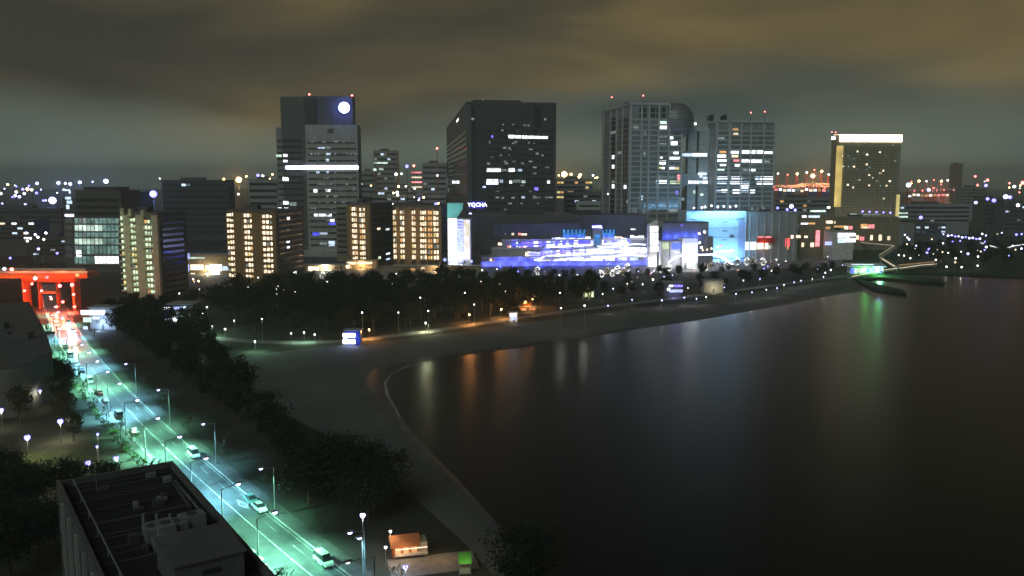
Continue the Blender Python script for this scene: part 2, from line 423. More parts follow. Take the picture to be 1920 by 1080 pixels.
mark("centre_line", -.09, .09, 60, 480, 50)
mark("edge_line", -HW + .45, -HW + .57, 60, 480, 50); mark("edge_line", HW - .57, HW - .45, 60, 480, 50)
y = 64
while y < 330:
    if not 92 < y < 96: mark("lane_dash", 2.35, 2.47, y, y + 4, 1)
    y += 10
for yy in (156.5,):                                                 # diamond before the crossing
    V = [road_pt(yy - 2.6, 2.3, .017), road_pt(yy, 3.1, .017), road_pt(yy + 2.6, 2.3, .017), road_pt(yy, 1.5, .017)]
    c = road_pt(yy, 2.3, .017); V += [c + (p - c) * .72 for p in V]
    link("diamond_mark", mesh("diamond_mark", V, [(0, 1, 5, 4), (1, 2, 6, 5), (2, 3, 7, 6), (3, 0, 4, 7)], M['paint']), road_o)
# promenade path behind the beach and the lit plaza in front of the shops
def ribbon(name, px, wdt, z, m):
    pts = [G(u, v) for u, v in px]; vs, fs = [], []
    for i, p in enumerate(pts):
        d = (pts[min(i + 1, len(pts) - 1)] - pts[max(i - 1, 0)]).normalized(); nn = Vector((-d.y, d.x, 0)) * wdt / 2
        vs += [(p.x + nn.x, p.y + nn.y, z), (p.x - nn.x, p.y - nn.y, z)]
    return structure(name, vs, [(2 * i, 2 * i + 1, 2 * i + 3, 2 * i + 2)[::-1] for i in range(len(pts) - 1)], m)
ribbon("promenade", [(330, 625), (400, 634), (480, 641), (560, 643), (640, 640), (700, 634), (800, 622), (900, 607), (1000, 592), (1100, 579), (1300, 555), (1500, 529), (1580, 518)], 6, .02, M['pave'])
sheet("plaza", [G(u, v) for u, v in [(560, 530), (900, 522), (1240, 512), (1420, 505), (1580, 500), (1580, 478), (1250, 478), (880, 492), (560, 505)]], M['pave'], z=.02)
sheet("forecourt_paving", [G(u, v) for u, v in [(300, 560), (420, 545), (560, 540), (560, 505), (340, 505), (290, 530)]], M['pave'], z=.016)
sheet("lawn", [G(u, v) for u, v in [(20, 850), (150, 840), (240, 905), (190, 925), (60, 910)]], M['lawn'], z=.02)

# ================================================================== tall buildings
def roof_lamp(b, u, v, D, m='lamp_red', r=.75, base=None):
    """a small mast with a lamp on the roof of building b"""
    x, z = b.fp(u, v, D)
    tube(b.o, 'mast', (x, D, base if base is not None else b.H - .2), (x, D, z), .16, .1, M['steel_dark'], 6)
    globe(b.o, 'warning_lamp', (x, D, z + r * .6), r, M[m])

# --- office tower with the shining disc -----------------------------------------------------------
t1 = Bld('office_tower', 'tall grey office tower with a shining white disc near its top', 'tower', 530, 672, 700, 1.5, vtop=234, depth=20)
xm = t1.fp(575, 338)[0]; xr = t1.fp(660, 200)[0]; zt = t1.fp(600, 181)[1]
t1.box('left_shaft', 0, xm, .8, t1.d, 0, zt, M['stone_dark'])
t1.box('main_block', xm, t1.w, 0, t1.d - 1, 0, t1.H, M['conc'])
t1.box('top_block', xm, xr, 2.0, t1.d - 3, t1.H, zt + .5, M['stone_dark'])
xl = t1.fp(517, 338)[0]
t1.box('side_wing', xl, 0, 6, t1.d - 4, 0, t1.fp(523, 238)[1], M['conc_mid'])
x0, z0 = t1.fp(579, 238); 
box(t1.o, 'roof_recess', xm - .1, xm + 9, .6, 2.4, t1.H - 1, zt - 1.5, M['stone_black'])
for k in range(22):
    v = 266 + 11.3 * k
    if v > 475: break
    if 300 < v < 320: continue
    a = t1.fp(581, v)[1]
    t1.box('window_band', xm + 1.6, t1.w - 1.4, -.12, .3, a - 1.3, a, M['glass'])
    t1.box('sill', xm + 1.2, t1.w - 1.0, -.3, .1, a - 1.75, a - 1.35, M['conc'])
for k in range(19):
    a = t1.fp(545, 262 + 11.3 * k)[1]
    t1.box('window_band', 1.2, xm - 3, .68, 1.1, a - 1.5, a, M['glass'])
    t1.box('window_band', xl + .6, -.5, 5.88, 6.3, a - 1.5, a, M['glass'])
for u in (596, 612, 629, 645, 660):
    x = t1.fp(u, 338)[0]; t1.box('mullion', x - .2, x + .2, -.22, .2, 6, t1.H - 5, M['conc'])
x0, zs = t1.fp(536, 314); x1, _ = t1.fp(672, 311)
t1.box('lit_floor', x0, t1.w + .05, -.45, .3, zs - 1.25, zs + 1.25, M['strip'])
for (u0, v0, u1, v1, m) in [(596, 276, 609, 279, 'w_cool'), (609, 275, 620, 279, 'w_dim'), (626, 264, 634, 267, 'w_dim'), (594, 287, 599, 291, 'w_dim'), (611, 287, 620, 291, 'w_cool'), (594, 299, 598, 303, 'w_dim'), (611, 298, 617, 303, 'w_cool'),
                            (593, 321, 599, 325, 'w_cool'), (611, 321, 617, 325, 'w_cool'), (588, 355, 595, 361, 'w_white'), (611, 355, 620, 360, 'w_white'), (660, 350, 667, 357, 'w_dim'), (608, 333, 616, 335, 'w_dim'), (612, 345, 620, 347, 'w_dim'),
                            (589, 401, 595, 406, 'w_white'), (596, 401, 611, 406, 'w_white'), (612, 401, 622, 406, 'w_white'), (619, 411, 627, 416, 'w_white'), (617, 418, 629, 421, 'b_blue'), (586, 436, 598, 441, 'b_blue'), (599, 436, 615, 440, 'w_cool'), (616, 452, 628, 462, 'w_cool'), (606, 454, 612, 459, 'w_dim'), (600, 455, 605, 459, 'w_dim')]:
    t1.fw(u0, v0, u1, v1, M[m])
for (u0, v0, u1, v1, m) in [(531, 289, 539, 294, 'w_white'), (531, 300, 539, 304, 'w_white'), (530, 332, 541, 339, 'w_white'), (531, 377, 541, 383, 'w_white'), (533, 389, 541, 394, 'w_white'), (543, 379, 556, 386, 'w_dim'), (543, 390, 555, 394, 'w_dim')]:
    t1.fw(u0, v0, u1, v1, M[m], y=.8)
for (u0, v0, u1, v1, m) in [(518, 290, 522, 294, 'w_pale'), (523, 290, 528, 294, 'w_pale'), (521, 389, 528, 394, 'w_white')]:
    t1.fw(u0, v0, u1, v1, M[m], y=6)
rw = random.Random(21)
for k in range(18):
    v = 266 + 11.3 * k
    for j in range(12):
        if rw.random() < .22 and not 296 < v < 322:
            u = 582 + j * 7.4; t1.fw(u, v - 1.2, u + rw.choice((4, 6.5)), v + 1.6, M['w_dim'], out=.2)
x, z = t1.fp(645.5, 202, 2)
dv, df = tube_geo((x, 1.1, z), (x, 2.1, z), 4.4, 4.4, 28)
link('shining_disc', mesh('shining_disc', dv, df, M['disc']), t1.o)
rv, rf = tube_geo((x, 1.5, z), (x, 2.05, z), 5.2, 5.2, 28); link('disc_rim', mesh('disc_rim', rv, rf, M['blue']), t1.o)
point(t1.o, 'disc_light', (x, -1.2, z), 9000, (.12, .18, 1.0), 2.0)
roof_lamp(t1, 580, 178, 4, base=zt); roof_lamp(t1, 660, 180, 4, base=zt - 1)
xv, _ = t1.fp(640, 249); _, zv = t1.fp(620, 245)
t1.box('wall_emblem', t1.fp(614, 245)[0], t1.fp(625, 245)[0], -.16, .1, zv - 2, zv + 1.5, M['stone_dark'])
# podium of the tower with a lit ground floor
pd_ = t1.fp(566, 470, -6); pe_ = t1.fp(632, 470, -6)
t1.box('podium', pd_[0], pe_[0], -6, 0, 0, pd_[1], M['conc'])
for (u0, v0, u1, v1, m) in [(575, 484, 581, 491, 'w_warm'), (583, 483, 597, 494, 'w_white'), (600, 484, 606, 492, 'b_violet'), (616, 482, 624, 487, 'w_white'), (567, 486, 573, 495, 'w_orange')]:
    t1.fw(u0, v0, u1, v1, M[m], y=-6, name='shop_window')

# --- black office tower ---------------------------------------------------------------------------
t2 = Bld('office_tower', 'broad black office tower with one bright row of six windows', 'tower', 876, 1042, 745, 7, vtop=194, uside=838)
t2.box('tower_block', 0, t2.w, 0, t2.d, 0, t2.H, M['stone_black'])
t2.box('parapet', -.3, t2.w + .3, -.3, t2.d + .3, t2.H, t2.H + 1.2, M['stone_dark'])
t2.box('roof_plant', 6, t2.w - 30, 6, t2.d - 4, t2.H + 1.2, t2.H + 3.2, M['stone_black'])
xa = t2.fp(890, 300)[0]
t2.box('corner_shaft', -.5, t2.fp(884, 300)[0], -.9, 1, 0, t2.H - 1, M['stone_dark'])
t2.box('corner_recess', t2.fp(884, 300)[0], t2.fp(891, 300)[0], -.15, .2, 0, t2.H - 2, M['glass'])
xw0 = t2.fp(911, 300)[0]
zs2 = [t2.fp(950, 244 + 11.3 * k)[1] for k in range(17)]
for z in zs2:
    t2.box('window_band', xw0, t2.w - 1.2, -.1, .3, z - 1.9, z, M['glass'])
    t2.box('sill', xw0 - .3, t2.w - .9, -.35, .1, z - 2.6, z - 2.0, M['stone_dark'])
    t2.box('window_band', -.1, .3, 3, t2.d - 3, z - 1.9, z, M['glass'])
for k in range(10):
    x = xw0 + (t2.w - 1.2 - xw0) * k / 9; t2.box('mullion', x - .22, x + .22, -.28, .1, zs2[-1] - 4, zs2[0] + 1, M['stone_dark'])
x0 = t2.fp(1002, 200)[0]; x1 = t2.fp(1015, 200)[0]
t2.box('louvre_panel', x0, x1, -.12, .2, t2.fp(1008, 240)[1], t2.H - 3, M['glass'])
L2 = [(953 + 12.6 * k, 253.3 + .45 * k, 964 + 12.6 * k, 259 + .45 * k, 'w_white') for k in range(6)]
L2 += [(913, 315.5, 939, 322, 'w_white'), (941, 316, 950, 321, 'w_dim'), (953, 315.5, 965, 322, 'w_white'), (966, 316, 971, 321, 'w_dim'), (972, 316, 979, 321, 'w_cool'), (912, 336, 934, 346, 'w_white'), (937, 337, 943, 342, 'w_cool'), (954, 338, 960, 344, 'w_white'), (962, 337, 976, 342, 'w_dim'), (978, 338, 985, 343, 'w_pale'), (1025, 338, 1031, 344, 'w_white'),
       (883, 221, 889, 225, 'w_dim'), (1020, 222, 1024, 226, 'w_dim'), (921, 254, 925, 258, 'b_violet'), (916, 264, 920, 269, 'w_dim'), (966, 264, 970, 268, 'w_dim'), (990, 266, 994, 269, 'w_dim'), (943, 275, 949, 279, 'w_dim'), (952, 276, 957, 279, 'w_dim'), (981, 233, 986, 237, 'w_dim'), (989, 233, 993, 237, 'w_dim'), (942, 232, 945, 235, 'w_dim'), (960, 232, 964, 235, 'w_dim'), (940, 243, 944, 246, 'w_dim'), (913, 304, 919, 309, 'w_dim'), (946, 304, 953, 308, 'w_dim'), (977, 304, 982, 308, 'w_dim'), (1004, 286, 1010, 290, 'w_dim'), (920, 293, 926, 296, 'w_dim'), (905, 349, 911, 352, 'w_cool'), (1002, 351, 1009, 357, 'b_violet'), (959, 369, 965, 373, 'w_dim'), (978, 368, 984, 372, 'w_cool'), (999, 367, 1006, 373, 'w_dim'), (940, 369, 945, 373, 'w_dim')]
for z in zs2:
    for j in range(16):
        if rw.random() < .13:
            x = xw0 + 1 + j * (t2.w - 3 - xw0) / 16; t2.box('lit_window', x, x + rw.choice((2, 3.4)), -.2, .2, z - 1.5, z - .3, M['w_dim'])
for (u0, v0, u1, v1, m) in L2: t2.fw(u0, v0, u1, v1, M[m], out=.22)
for (u0, v0, u1, v1) in [(848, 339, 854, 344), (856, 339, 861, 344), (856, 223, 860, 228), (838.5, 352, 841, 360)]: t2.sw(u0, v0, u1, v1, M['w_white'])
roof_lamp(t2, 905, 188, 14, m='lamp_small', r=.2)
t2.box('podium', -34, t2.w + 26, -22, -2, 0, 26, M['conc_dark']); t2.box('podium_step', 2, t2.w + 12, -12, -1, 26, 34, M['conc_dark'])
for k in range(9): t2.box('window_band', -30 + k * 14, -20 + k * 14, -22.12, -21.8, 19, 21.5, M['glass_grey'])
zb, za = t2.fp(895, 391, -22)[1], t2.fp(895, 377.5, -22)[1]
xa, xb = t2.fp(881, 384, -22)[0], t2.fp(909, 384, -22)[0]
sg = t2.box('sign_board', xa, xb, -22.4, -21.9, zb, za, emis('sign_navy', (.03, .02, .55), .8, var=.1))
tube(t2.o, 'sign_post', (xa + 2, -22.1, 25), (xa + 2, -22.1, zb), .3, .3, M['steel_dark']); tube(t2.o, 'sign_post', (xb - 2, -22.1, 25), (xb - 2, -22.1, zb), .3, .3, M['steel_dark'])
text(t2.o, 'sign_letters', 'YQCHA', ((xa + xb) / 2, -22.5, (za + zb) / 2), 4.6, M['strip'], ext=.06)
for (u, v) in [(958, 408), (965, 404), (990, 409), (997, 414), (1028, 406)]:
    t2.fw(u - 3, v - 2, u + 3, v + 2, M['w_cool'], y=-22, name='shop_window')
for (u0, u1, m) in [(1027, 1032, 'w_yellow'), (1040, 1047, 'w_warm'), (1048, 1054, 'w_orange')]: t2.fw(u0, 404, u1, 416, M[m], y=-22, name='shop_window')

# --- broadcasting building: two lattice towers, corridors and a sphere ------------------------------
fz = Bld('twin_tower_building', 'pale lattice twin tower building joined by corridors and a round sphere', 'building', 1180, 1277, 690, 10, vtop=197, uside=1128)
def lattice(b, bays, zs, hmul, x0, x1, y, ztop, m='steel_pale'):
    """floor beams, mega columns and dark windows on a front"""
    for z in zs: b.box('floor_beam', x0, x1, y - .55, y + .2, z - .55, z + .55, M[m])
    for (ua, ub) in bays:
        xa, xb = b.fp(ua, 338, y)[0], b.fp(ub, 338, y)[0]
        b.box('column', xa, xb, y - 1.0, y + .2, 0, ztop, M[m])
xs4 = fz.fp(1252, 215)[0]; zsh = fz.fp(1265, 229)[1]
fz.box('left_tower', 0, xs4, .2, fz.d, 0, fz.H, M['conc_mid']); fz.box('tower_shoulder', xs4, fz.w, .25, fz.d - .1, 0, zsh, M['conc_mid'])
fz.box('roof_slab', -.8, xs4 + .8, -1.0, fz.d + .6, fz.H, fz.H + 1.6, M['steel_pale'])
zsl = [fz.fp(1230, 224.6 + 9.75 * k)[1] for k in range(20)]
for k, z in enumerate(zsl[:-1]):
    for (ua, ub) in [(1183, 1199), (1203, 1213), (1217, 1231), (1235, 1251), (1254, 1275)]:
        xa, xb = fz.fp(ua, 338)[0], fz.fp(ub, 338)[0]
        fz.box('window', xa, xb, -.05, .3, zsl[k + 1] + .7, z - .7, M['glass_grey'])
lattice(fz, [(1178.5, 1182.5), (1199.5, 1202.5), (1213.5, 1216.5), (1231.5, 1234.5), (1251.3, 1253.7)], zsl, 1, -.3, xs4, 0, fz.H + 1)
lattice(fz, [(1275, 1277.5)], zsl[1:], 1, xs4, fz.w + .3, 0, zsh)
for k, z in enumerate(zsl[:-1]):
    for (ua, ub) in [(1183, 1199), (1203, 1213), (1217, 1231), (1235, 1251), (1254, 1275)]:
        if rw.random() < .12: fz.box('lit_window', fz.fp(ua, 338)[0] + 1, fz.fp(ub, 338)[0] - 1.5, -.14, .2, zsl[k + 1] + .9, z - .9, M['w_dim'])
for (v0, v1) in [(202, 210), (213, 220)]:
    for (ua, ub) in [(1199, 1212), (1217, 1228), (1231, 1238), (1241, 1248)]:
        fz.fw(ua, v0, ub, v1, M['glass'], name='dark_bay_panel', out=.05)  # dark panels paint the shade of the open rows onto the wall
zsd = [fz.sp(1150, 226 + 9.8 * k)[1] for k in range(19)]
for (ua, ub, m) in [(1146, 1154, 'glass'), (1158, 1165, 'glass_grey'), (1169, 1172, 'glass'), (1174, 1177, 'glass')]:
    ya, za = fz.sp(ua, 222); yb, zb = fz.sp(ub, 222); _, zl = fz.sp(ua, 405)
    fz.box('slit_window', -.12, .3, min(ya, yb), max(ya, yb), zl, za, M[m])
for k, z in enumerate(zsd): fz.box('floor_beam', -.35, .2, .4, fz.d - .5, z - .2, z + .2, M['steel_pale'])
for u in (1131, 1144, 1156, 1167): 
    y, _ = fz.sp(u, 338); fz.box('column', -.8, .3, y - .7, y + .7, 0, fz.H, M['steel_pale'])
Lf = [(1236, 227, 1250, 232.5, 'w_pale'), (1236, 236, 1250, 242, 'w_white'), (1255, 237, 1274, 243, 'w_white'), (1255, 256, 1262, 261, 'w_white'), (1258, 264, 1270, 272, 'w_white'), (1236, 255, 1250, 258, 'w_dim'), (1236, 268, 1250, 271, 'w_dim'),
      (1255, 283, 1263, 289, 'w_dim'), (1263, 282, 1272, 289, 'w_white'), (1255, 293, 1274, 299, 'w_white'), (1238, 292, 1242, 297, 'w_white'), (1237, 301, 1248, 308, 'w_white'), (1235, 311, 1241, 316, 'w_yellow'), (1241, 311, 1246, 317, 'w_white'), (1255, 311, 1265, 317, 'w_white'), (1266, 312, 1273, 318, 'w_yellow'), (1235, 329, 1240, 336, 'w_dim'), (1256, 329, 1262, 336, 'w_teal'), (1270, 328, 1276, 336, 'b_pink'),
      (1230, 338, 1235, 344, 'w_cool'), (1236, 338, 1250, 344, 'w_white'), (1256, 339, 1268, 345, 'w_green'), (1269, 338, 1275, 345, 'w_yellow'), (1231, 348, 1235, 355, 'w_pale'), (1267, 358, 1271, 364, 'b_violet'), (1202, 367, 1205, 375, 'w_cool'), (1198, 373, 1200, 377, 'w_dim'), (1273, 371, 1283, 376, 'w_dim')]
for (u0, v0, u1, v1, m) in Lf: fz.fw(u0, v0, u1, v1, M[m], out=.2)
for (u0, v0, u1, v1, m) in [(1148, 291, 1152, 298, 'w_white'), (1148, 309, 1152, 316, 'w_white'), (1148, 338, 1152, 344, 'w_dim'), (1148, 346, 1152, 353, 'w_white'), (1170.5, 347, 1174.5, 354, 'w_white'), (1148, 401, 1152, 410, 'w_white'), (1146, 246, 1155, 251, 'w_dim'), (1139, 362, 1144, 365, 'w_white'), (1159, 283, 1165, 289, 'w_dim'), (1175, 375, 1179, 381, 'w_dim')]:
    fz.sw(u0, v0, u1, v1, M[m], out=.3)
# right tower in the frame of the left one
def fbox(name, u0, v0, u1, v1, y0, y1, m):
    a = fz.fp(u0, v0, y0); c = fz.fp(u1, v1, y0); return fz.box(name, a[0], c[0], y0, y1, max(0, c[1]), a[1], m)
YR = -4.0
xr0, xr1 = fz.fp(1340, 338, YR)[0], fz.fp(1450, 338, YR)[0]; zr = fz.fp(1395, 230, YR)[1]
kk = (1325 - 960) / F * CP; O = fz.A + fz.ex * xr0 + fz.ey * YR; dr = (kk * O.y - O.x) / (fz.ey.x - kk * fz.ey.y)
fz.box('right_tower', xr0, xr1, YR + .2, YR + dr, 0, zr, M['conc_mid']); fz.box('roof_slab', xr0 - .8, xr1 + .8, YR - 1, YR + dr + .6, zr, zr + 1.6, M['steel_pale'])
zsr = [fz.fp(1395, 245.5 + 8.75 * k, YR)[1] for k in range(18)]
bays = [(1344, 1363), (1368, 1386), (1389, 1404), (1407, 1416), (1418, 1428), (1431, 1449)]
for k, z in enumerate(zsr[:-1]):
    for (ua, ub) in bays:
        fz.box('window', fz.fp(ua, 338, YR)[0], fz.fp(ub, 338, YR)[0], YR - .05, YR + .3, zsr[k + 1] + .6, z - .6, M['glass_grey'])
lattice(fz, [(1340, 1343), (1363.5, 1367.5), (1386.5, 1388.5), (1404.5, 1406.5), (1428.5, 1430.5), (1448.5, 1450.5)], zsr, 1, xr0, xr1, YR, zr + 1)
fz.box('dark_slot', xr0 + .4, fz.fp(1344, 338, YR)[0], YR - .12, YR + .2, 8, zr - 5, M['glass'])
Lr = [(1349, 283, 1362, 287, 'w_orange'), (1370, 283, 1385, 288, 'w_white'), (1389, 282, 1404, 288, 'w_white'), (1406, 282, 1416, 288, 'w_white'), (1419, 282, 1431, 289, 'w_white'), (1433, 284, 1448, 290, 'w_white'), (1345, 290, 1361, 295, 'w_white'), (1372, 290, 1384, 295, 'w_warm'), (1345, 298, 1362, 303, 'w_white'), (1375, 298, 1386, 303, 'b_pink'), (1389, 299, 1403, 304, 'w_white'), (1405, 299, 1416, 305, 'w_white'), (1417, 299, 1428, 305, 'w_white'), (1434, 301, 1443, 305, 'w_dim'),
      (1350, 306, 1361, 311, 'w_white'), (1378, 307, 1386, 312, 'w_white'), (1405, 308, 1416, 312, 'w_dim'), (1345, 315, 1358, 320, 'w_pale'), (1393, 315, 1401, 321, 'w_dim'), (1405, 316, 1416, 321, 'w_white'), (1345, 331, 1368, 336, 'w_white'), (1371, 331, 1391, 336, 'w_white'), (1392, 332, 1400, 336, 'w_dim'), (1416, 331, 1424, 337, 'w_cool'), (1426, 331, 1449, 337, 'w_white'), (1345, 340, 1362, 345, 'w_cool'), (1369, 340, 1390, 345, 'w_white'), (1391, 340, 1404, 345, 'w_cool'), (1419, 340, 1449, 346, 'w_white'), (1389, 347, 1403, 353, 'w_white'),
      (1340, 356, 1352, 361, 'w_cool'), (1353, 355, 1367, 361, 'w_white'), (1374, 355, 1389, 363, 'w_white'), (1391, 356, 1403, 361, 'w_cool'), (1405, 356, 1415, 362, 'w_white'), (1374, 241, 1384, 245, 'w_orange'), (1375, 249, 1384, 253, 'w_warm'), (1345, 257, 1358, 261, 'w_dim')]
for (u0, v0, u1, v1, m) in Lr: fz.fw(u0, v0, u1, v1, M[m], y=YR, out=.2)
# the middle: columns, three corridors, the sphere
fbox('middle_column', 1291, 246, 1301, 480, 9, 14, M['steel_pale']); fbox('middle_column', 1312, 240, 1326, 480, 9, 16, M['steel_pale'])
fbox('corridor', 1276, 236, 1328, 246, 8, 15, M['steel_pale']); fbox('corridor', 1276, 284, 1328, 296, 7.5, 15.5, M['steel_pale']); fbox('corridor', 1276, 326, 1328, 348, 7.5, 15.5, M['steel_pale'])
for k in range(9): fbox('corridor_window', 1278 + k * 5.4, 287.5, 1282.4 + k * 5.4, 293, 7.38, 7.8, M['w_cool'] if k < 4 else M['w_white'])
for k in range(7): fbox('corridor_window', 1291 + k * 5.3, 339, 1295 + k * 5.3, 344, 7.38, 7.8, M['w_white'] if k != 4 else M['w_cool'])
for (a, b2, c2) in [(1309, 1325, 326), (1312, 1317, 331), (1318, 1326, 334)]: fbox('corridor_window', a, c2 - 2.5, b2, c2 + 2.2, 7.36, 7.8, M['w_cool'])
fbox('corridor_window', 1300, 357, 1304, 363, 9 - .1, 9.3, M['w_pale']); fbox('corridor_window', 1313, 363, 1319, 367, 8.9, 9.3, M['w_pale'])
YS = 9.0
xs, zs = fz.fp(1267, 227, YS)
sv, sf = sphere_geo(14.6, (xs, YS, zs), 40, 24)
sph = link('sphere', mesh('sphere', sv, sf, M['steel'], True), fz.o)
for k in range(-3, 4):
    a = k * .34; rr = 14.68 * math.cos(a)
    V, Fc = [], []
    for j in range(40):
        t = 2 * math.pi * j / 40
        for (q, h) in ((rr, -.18), (rr, .18)): V.append((xs + q * math.cos(t), YS + q * math.sin(t), zs + 14.68 * math.sin(a) + h))
    Fc = [(2 * j, 2 * ((j + 1) % 40), 2 * ((j + 1) % 40) + 1, 2 * j + 1) for j in range(40)]
    link('panel_ring', mesh('panel_ring', V, Fc, M['steel_dark']), sph)
globe(fz.o, 'roof_lamp', (*[fz.fp(1304, 231, 8)[0], 8], fz.fp(1304, 232, 8)[1]), .9, M['lamp_small'])
# roof gear
for (u, v, y, m) in [(1147, 183, 20, 'lamp_red'), (1206, 180, 10, 'lamp_red')]: roof_lamp(fz, u, v, y, m, .5)
for (u, v) in [(1408, 212), (1434, 210)]:
    x, z = fz.fp(u, v, 2); tube(fz.o, 'mast', (x, 2, zr), (x, 2, z), .3, .12, M['steel_dark'], 6); globe(fz.o, 'warning_lamp', (x, 2, z + .3), .5, M['lamp_red'])
for (u, v, y) in [(1177, 189, 8), (1131, 190, 26), (1258, 187, 4)]:
    x, z = fz.fp(u, v, y); tube(fz.o, 'mast', (x, y, fz.H), (x, y, z), .2, .1, M['steel_dark'], 6)
x, z = fz.fp(1177, 192, 8); fz.box('roof_unit', x - 2.4, x + 2.4, 7, 10, fz.H + 1.6, z, M['steel_dark'])
for u in (1334, 1359): 
    x, z = fz.fp(u, 215, 0); fz.box('roof_unit', x - 2, x + 2, 0, 4, zr + 1.6, z - .8, M['steel_dark']); globe(fz.o, 'antenna_dish', (x, 0, z), 1.6, M['steel'], .6)
fz.box('podium', -12, xr1 + 10, -16, -4.6, 0, 30, M['conc_mid'])
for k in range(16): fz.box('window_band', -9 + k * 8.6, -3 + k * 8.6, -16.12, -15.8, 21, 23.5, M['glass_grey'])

# --- hotel with the glowing crown --------------------------------------------------------------------
ht = Bld('hotel', 'brown hotel slab with a glowing cream band along its roof', 'hotel', 1568, 1686, 830, 6, vtop=251, uside=1556)
ht.box('hotel_block', 0, ht.w, 0, ht.d, 0, ht.H - 1, M['gold'])
zc0, zc1 = ht.fp(1627, 266)[1], ht.H - .6
ht.box('glowing_crown', 1.4, ht.w + .5, -.7, ht.d - 1, zc0, zc1, M['crown'])
ht.box('crown_cap', .6, ht.w + 1.2, -1.4, ht.d - .4, zc1, zc1 + .8, M['cream'])
ht.fw(1557 + 12, 273, 1578, 388, emis('lit_gold', (1.0, .74, .22), .75, var=.5, scale=.05), name='lit_corner_strip')
ht.fw(1681, 365, 1685, 410, M['w_yellow'], name='lit_corner_strip'); 
for k in range(24):
    z = ht.fp(1620, 276 + 5.3 * k)[1]
    ht.box('window_band', 6, ht.w - 3, -.06, .2, z - 1.0, z, M['gold_glass'])
for j in range(14):
    x = 6 + (ht.w - 9) * j / 13; ht.box('wall_pier', x - .5, x + .5, -.3, .1, 14, zc0 - 1, M['gold'])
for (x, y) in [(447, 230), (490, 245), (512, 247), (531, 203), (573, 207), (590, 222), (667, 207), (745, 167), (447, 292), (480, 294), (512, 294), (530, 310), (493, 311), (588, 280), (605, 298), (585, 312), (690, 300), (688, 318), (668, 332), (602, 344), (620, 360), (648, 378), (725, 380), (543, 373), (475, 402), (508, 418), (602, 405), (667, 407), (707, 407), (687, 484), (757, 260), (475, 230), (700, 230)]:
    u, v = 1440 + x / 3.177, 220 + y / 3.177
    ht.fw(u - 1.7, v - 1.5, u + 1.7, v + 1.5, M['w_warm'] if (x + y) % 3 else M['w_dim'], out=.2)
for (u, v) in [(1560, 248), (1567, 249), (1683, 255)]: roof_lamp(ht, u, v, 2, 'lamp_red', .55)
ht.fw(1559, 256, 1566, 262, M['w_white'], name='lit_window', y=-.1)
ht.box('podium', -26, ht.w + 8, -18, -.5, 0, 21, M['conc_mid'])
for k in range(5): 
    x, z = ht.fp(1617 + 13 * k, 396.5 + k * .6, -18); globe(ht.o, 'podium_lamp', (x, -18.4, z), .9, M['lamp_blue'])
ht.fw(1594, 401, 1606, 404, M['w_pale'], y=-18); ht.fw(1609, 401, 1650, 403, M['w_dim'], y=-18)

hl = bpy.data.lights.new('facade_floodlight', 'AREA'); hl.energy = 900; hl.color = (1, .78, .36); hl.shape = 'RECTANGLE'; hl.size = ht.w * .9; hl.size_y = 1.5
box(ht.o, 'floodlight_bar', 3, ht.w - 3, -17.4, -16.6, 21, 21.6, M['steel_dark']); link('facade_floodlight', hl, ht.o, (ht.w / 2, -16.5, 22.2), (R(128), 0, 0))

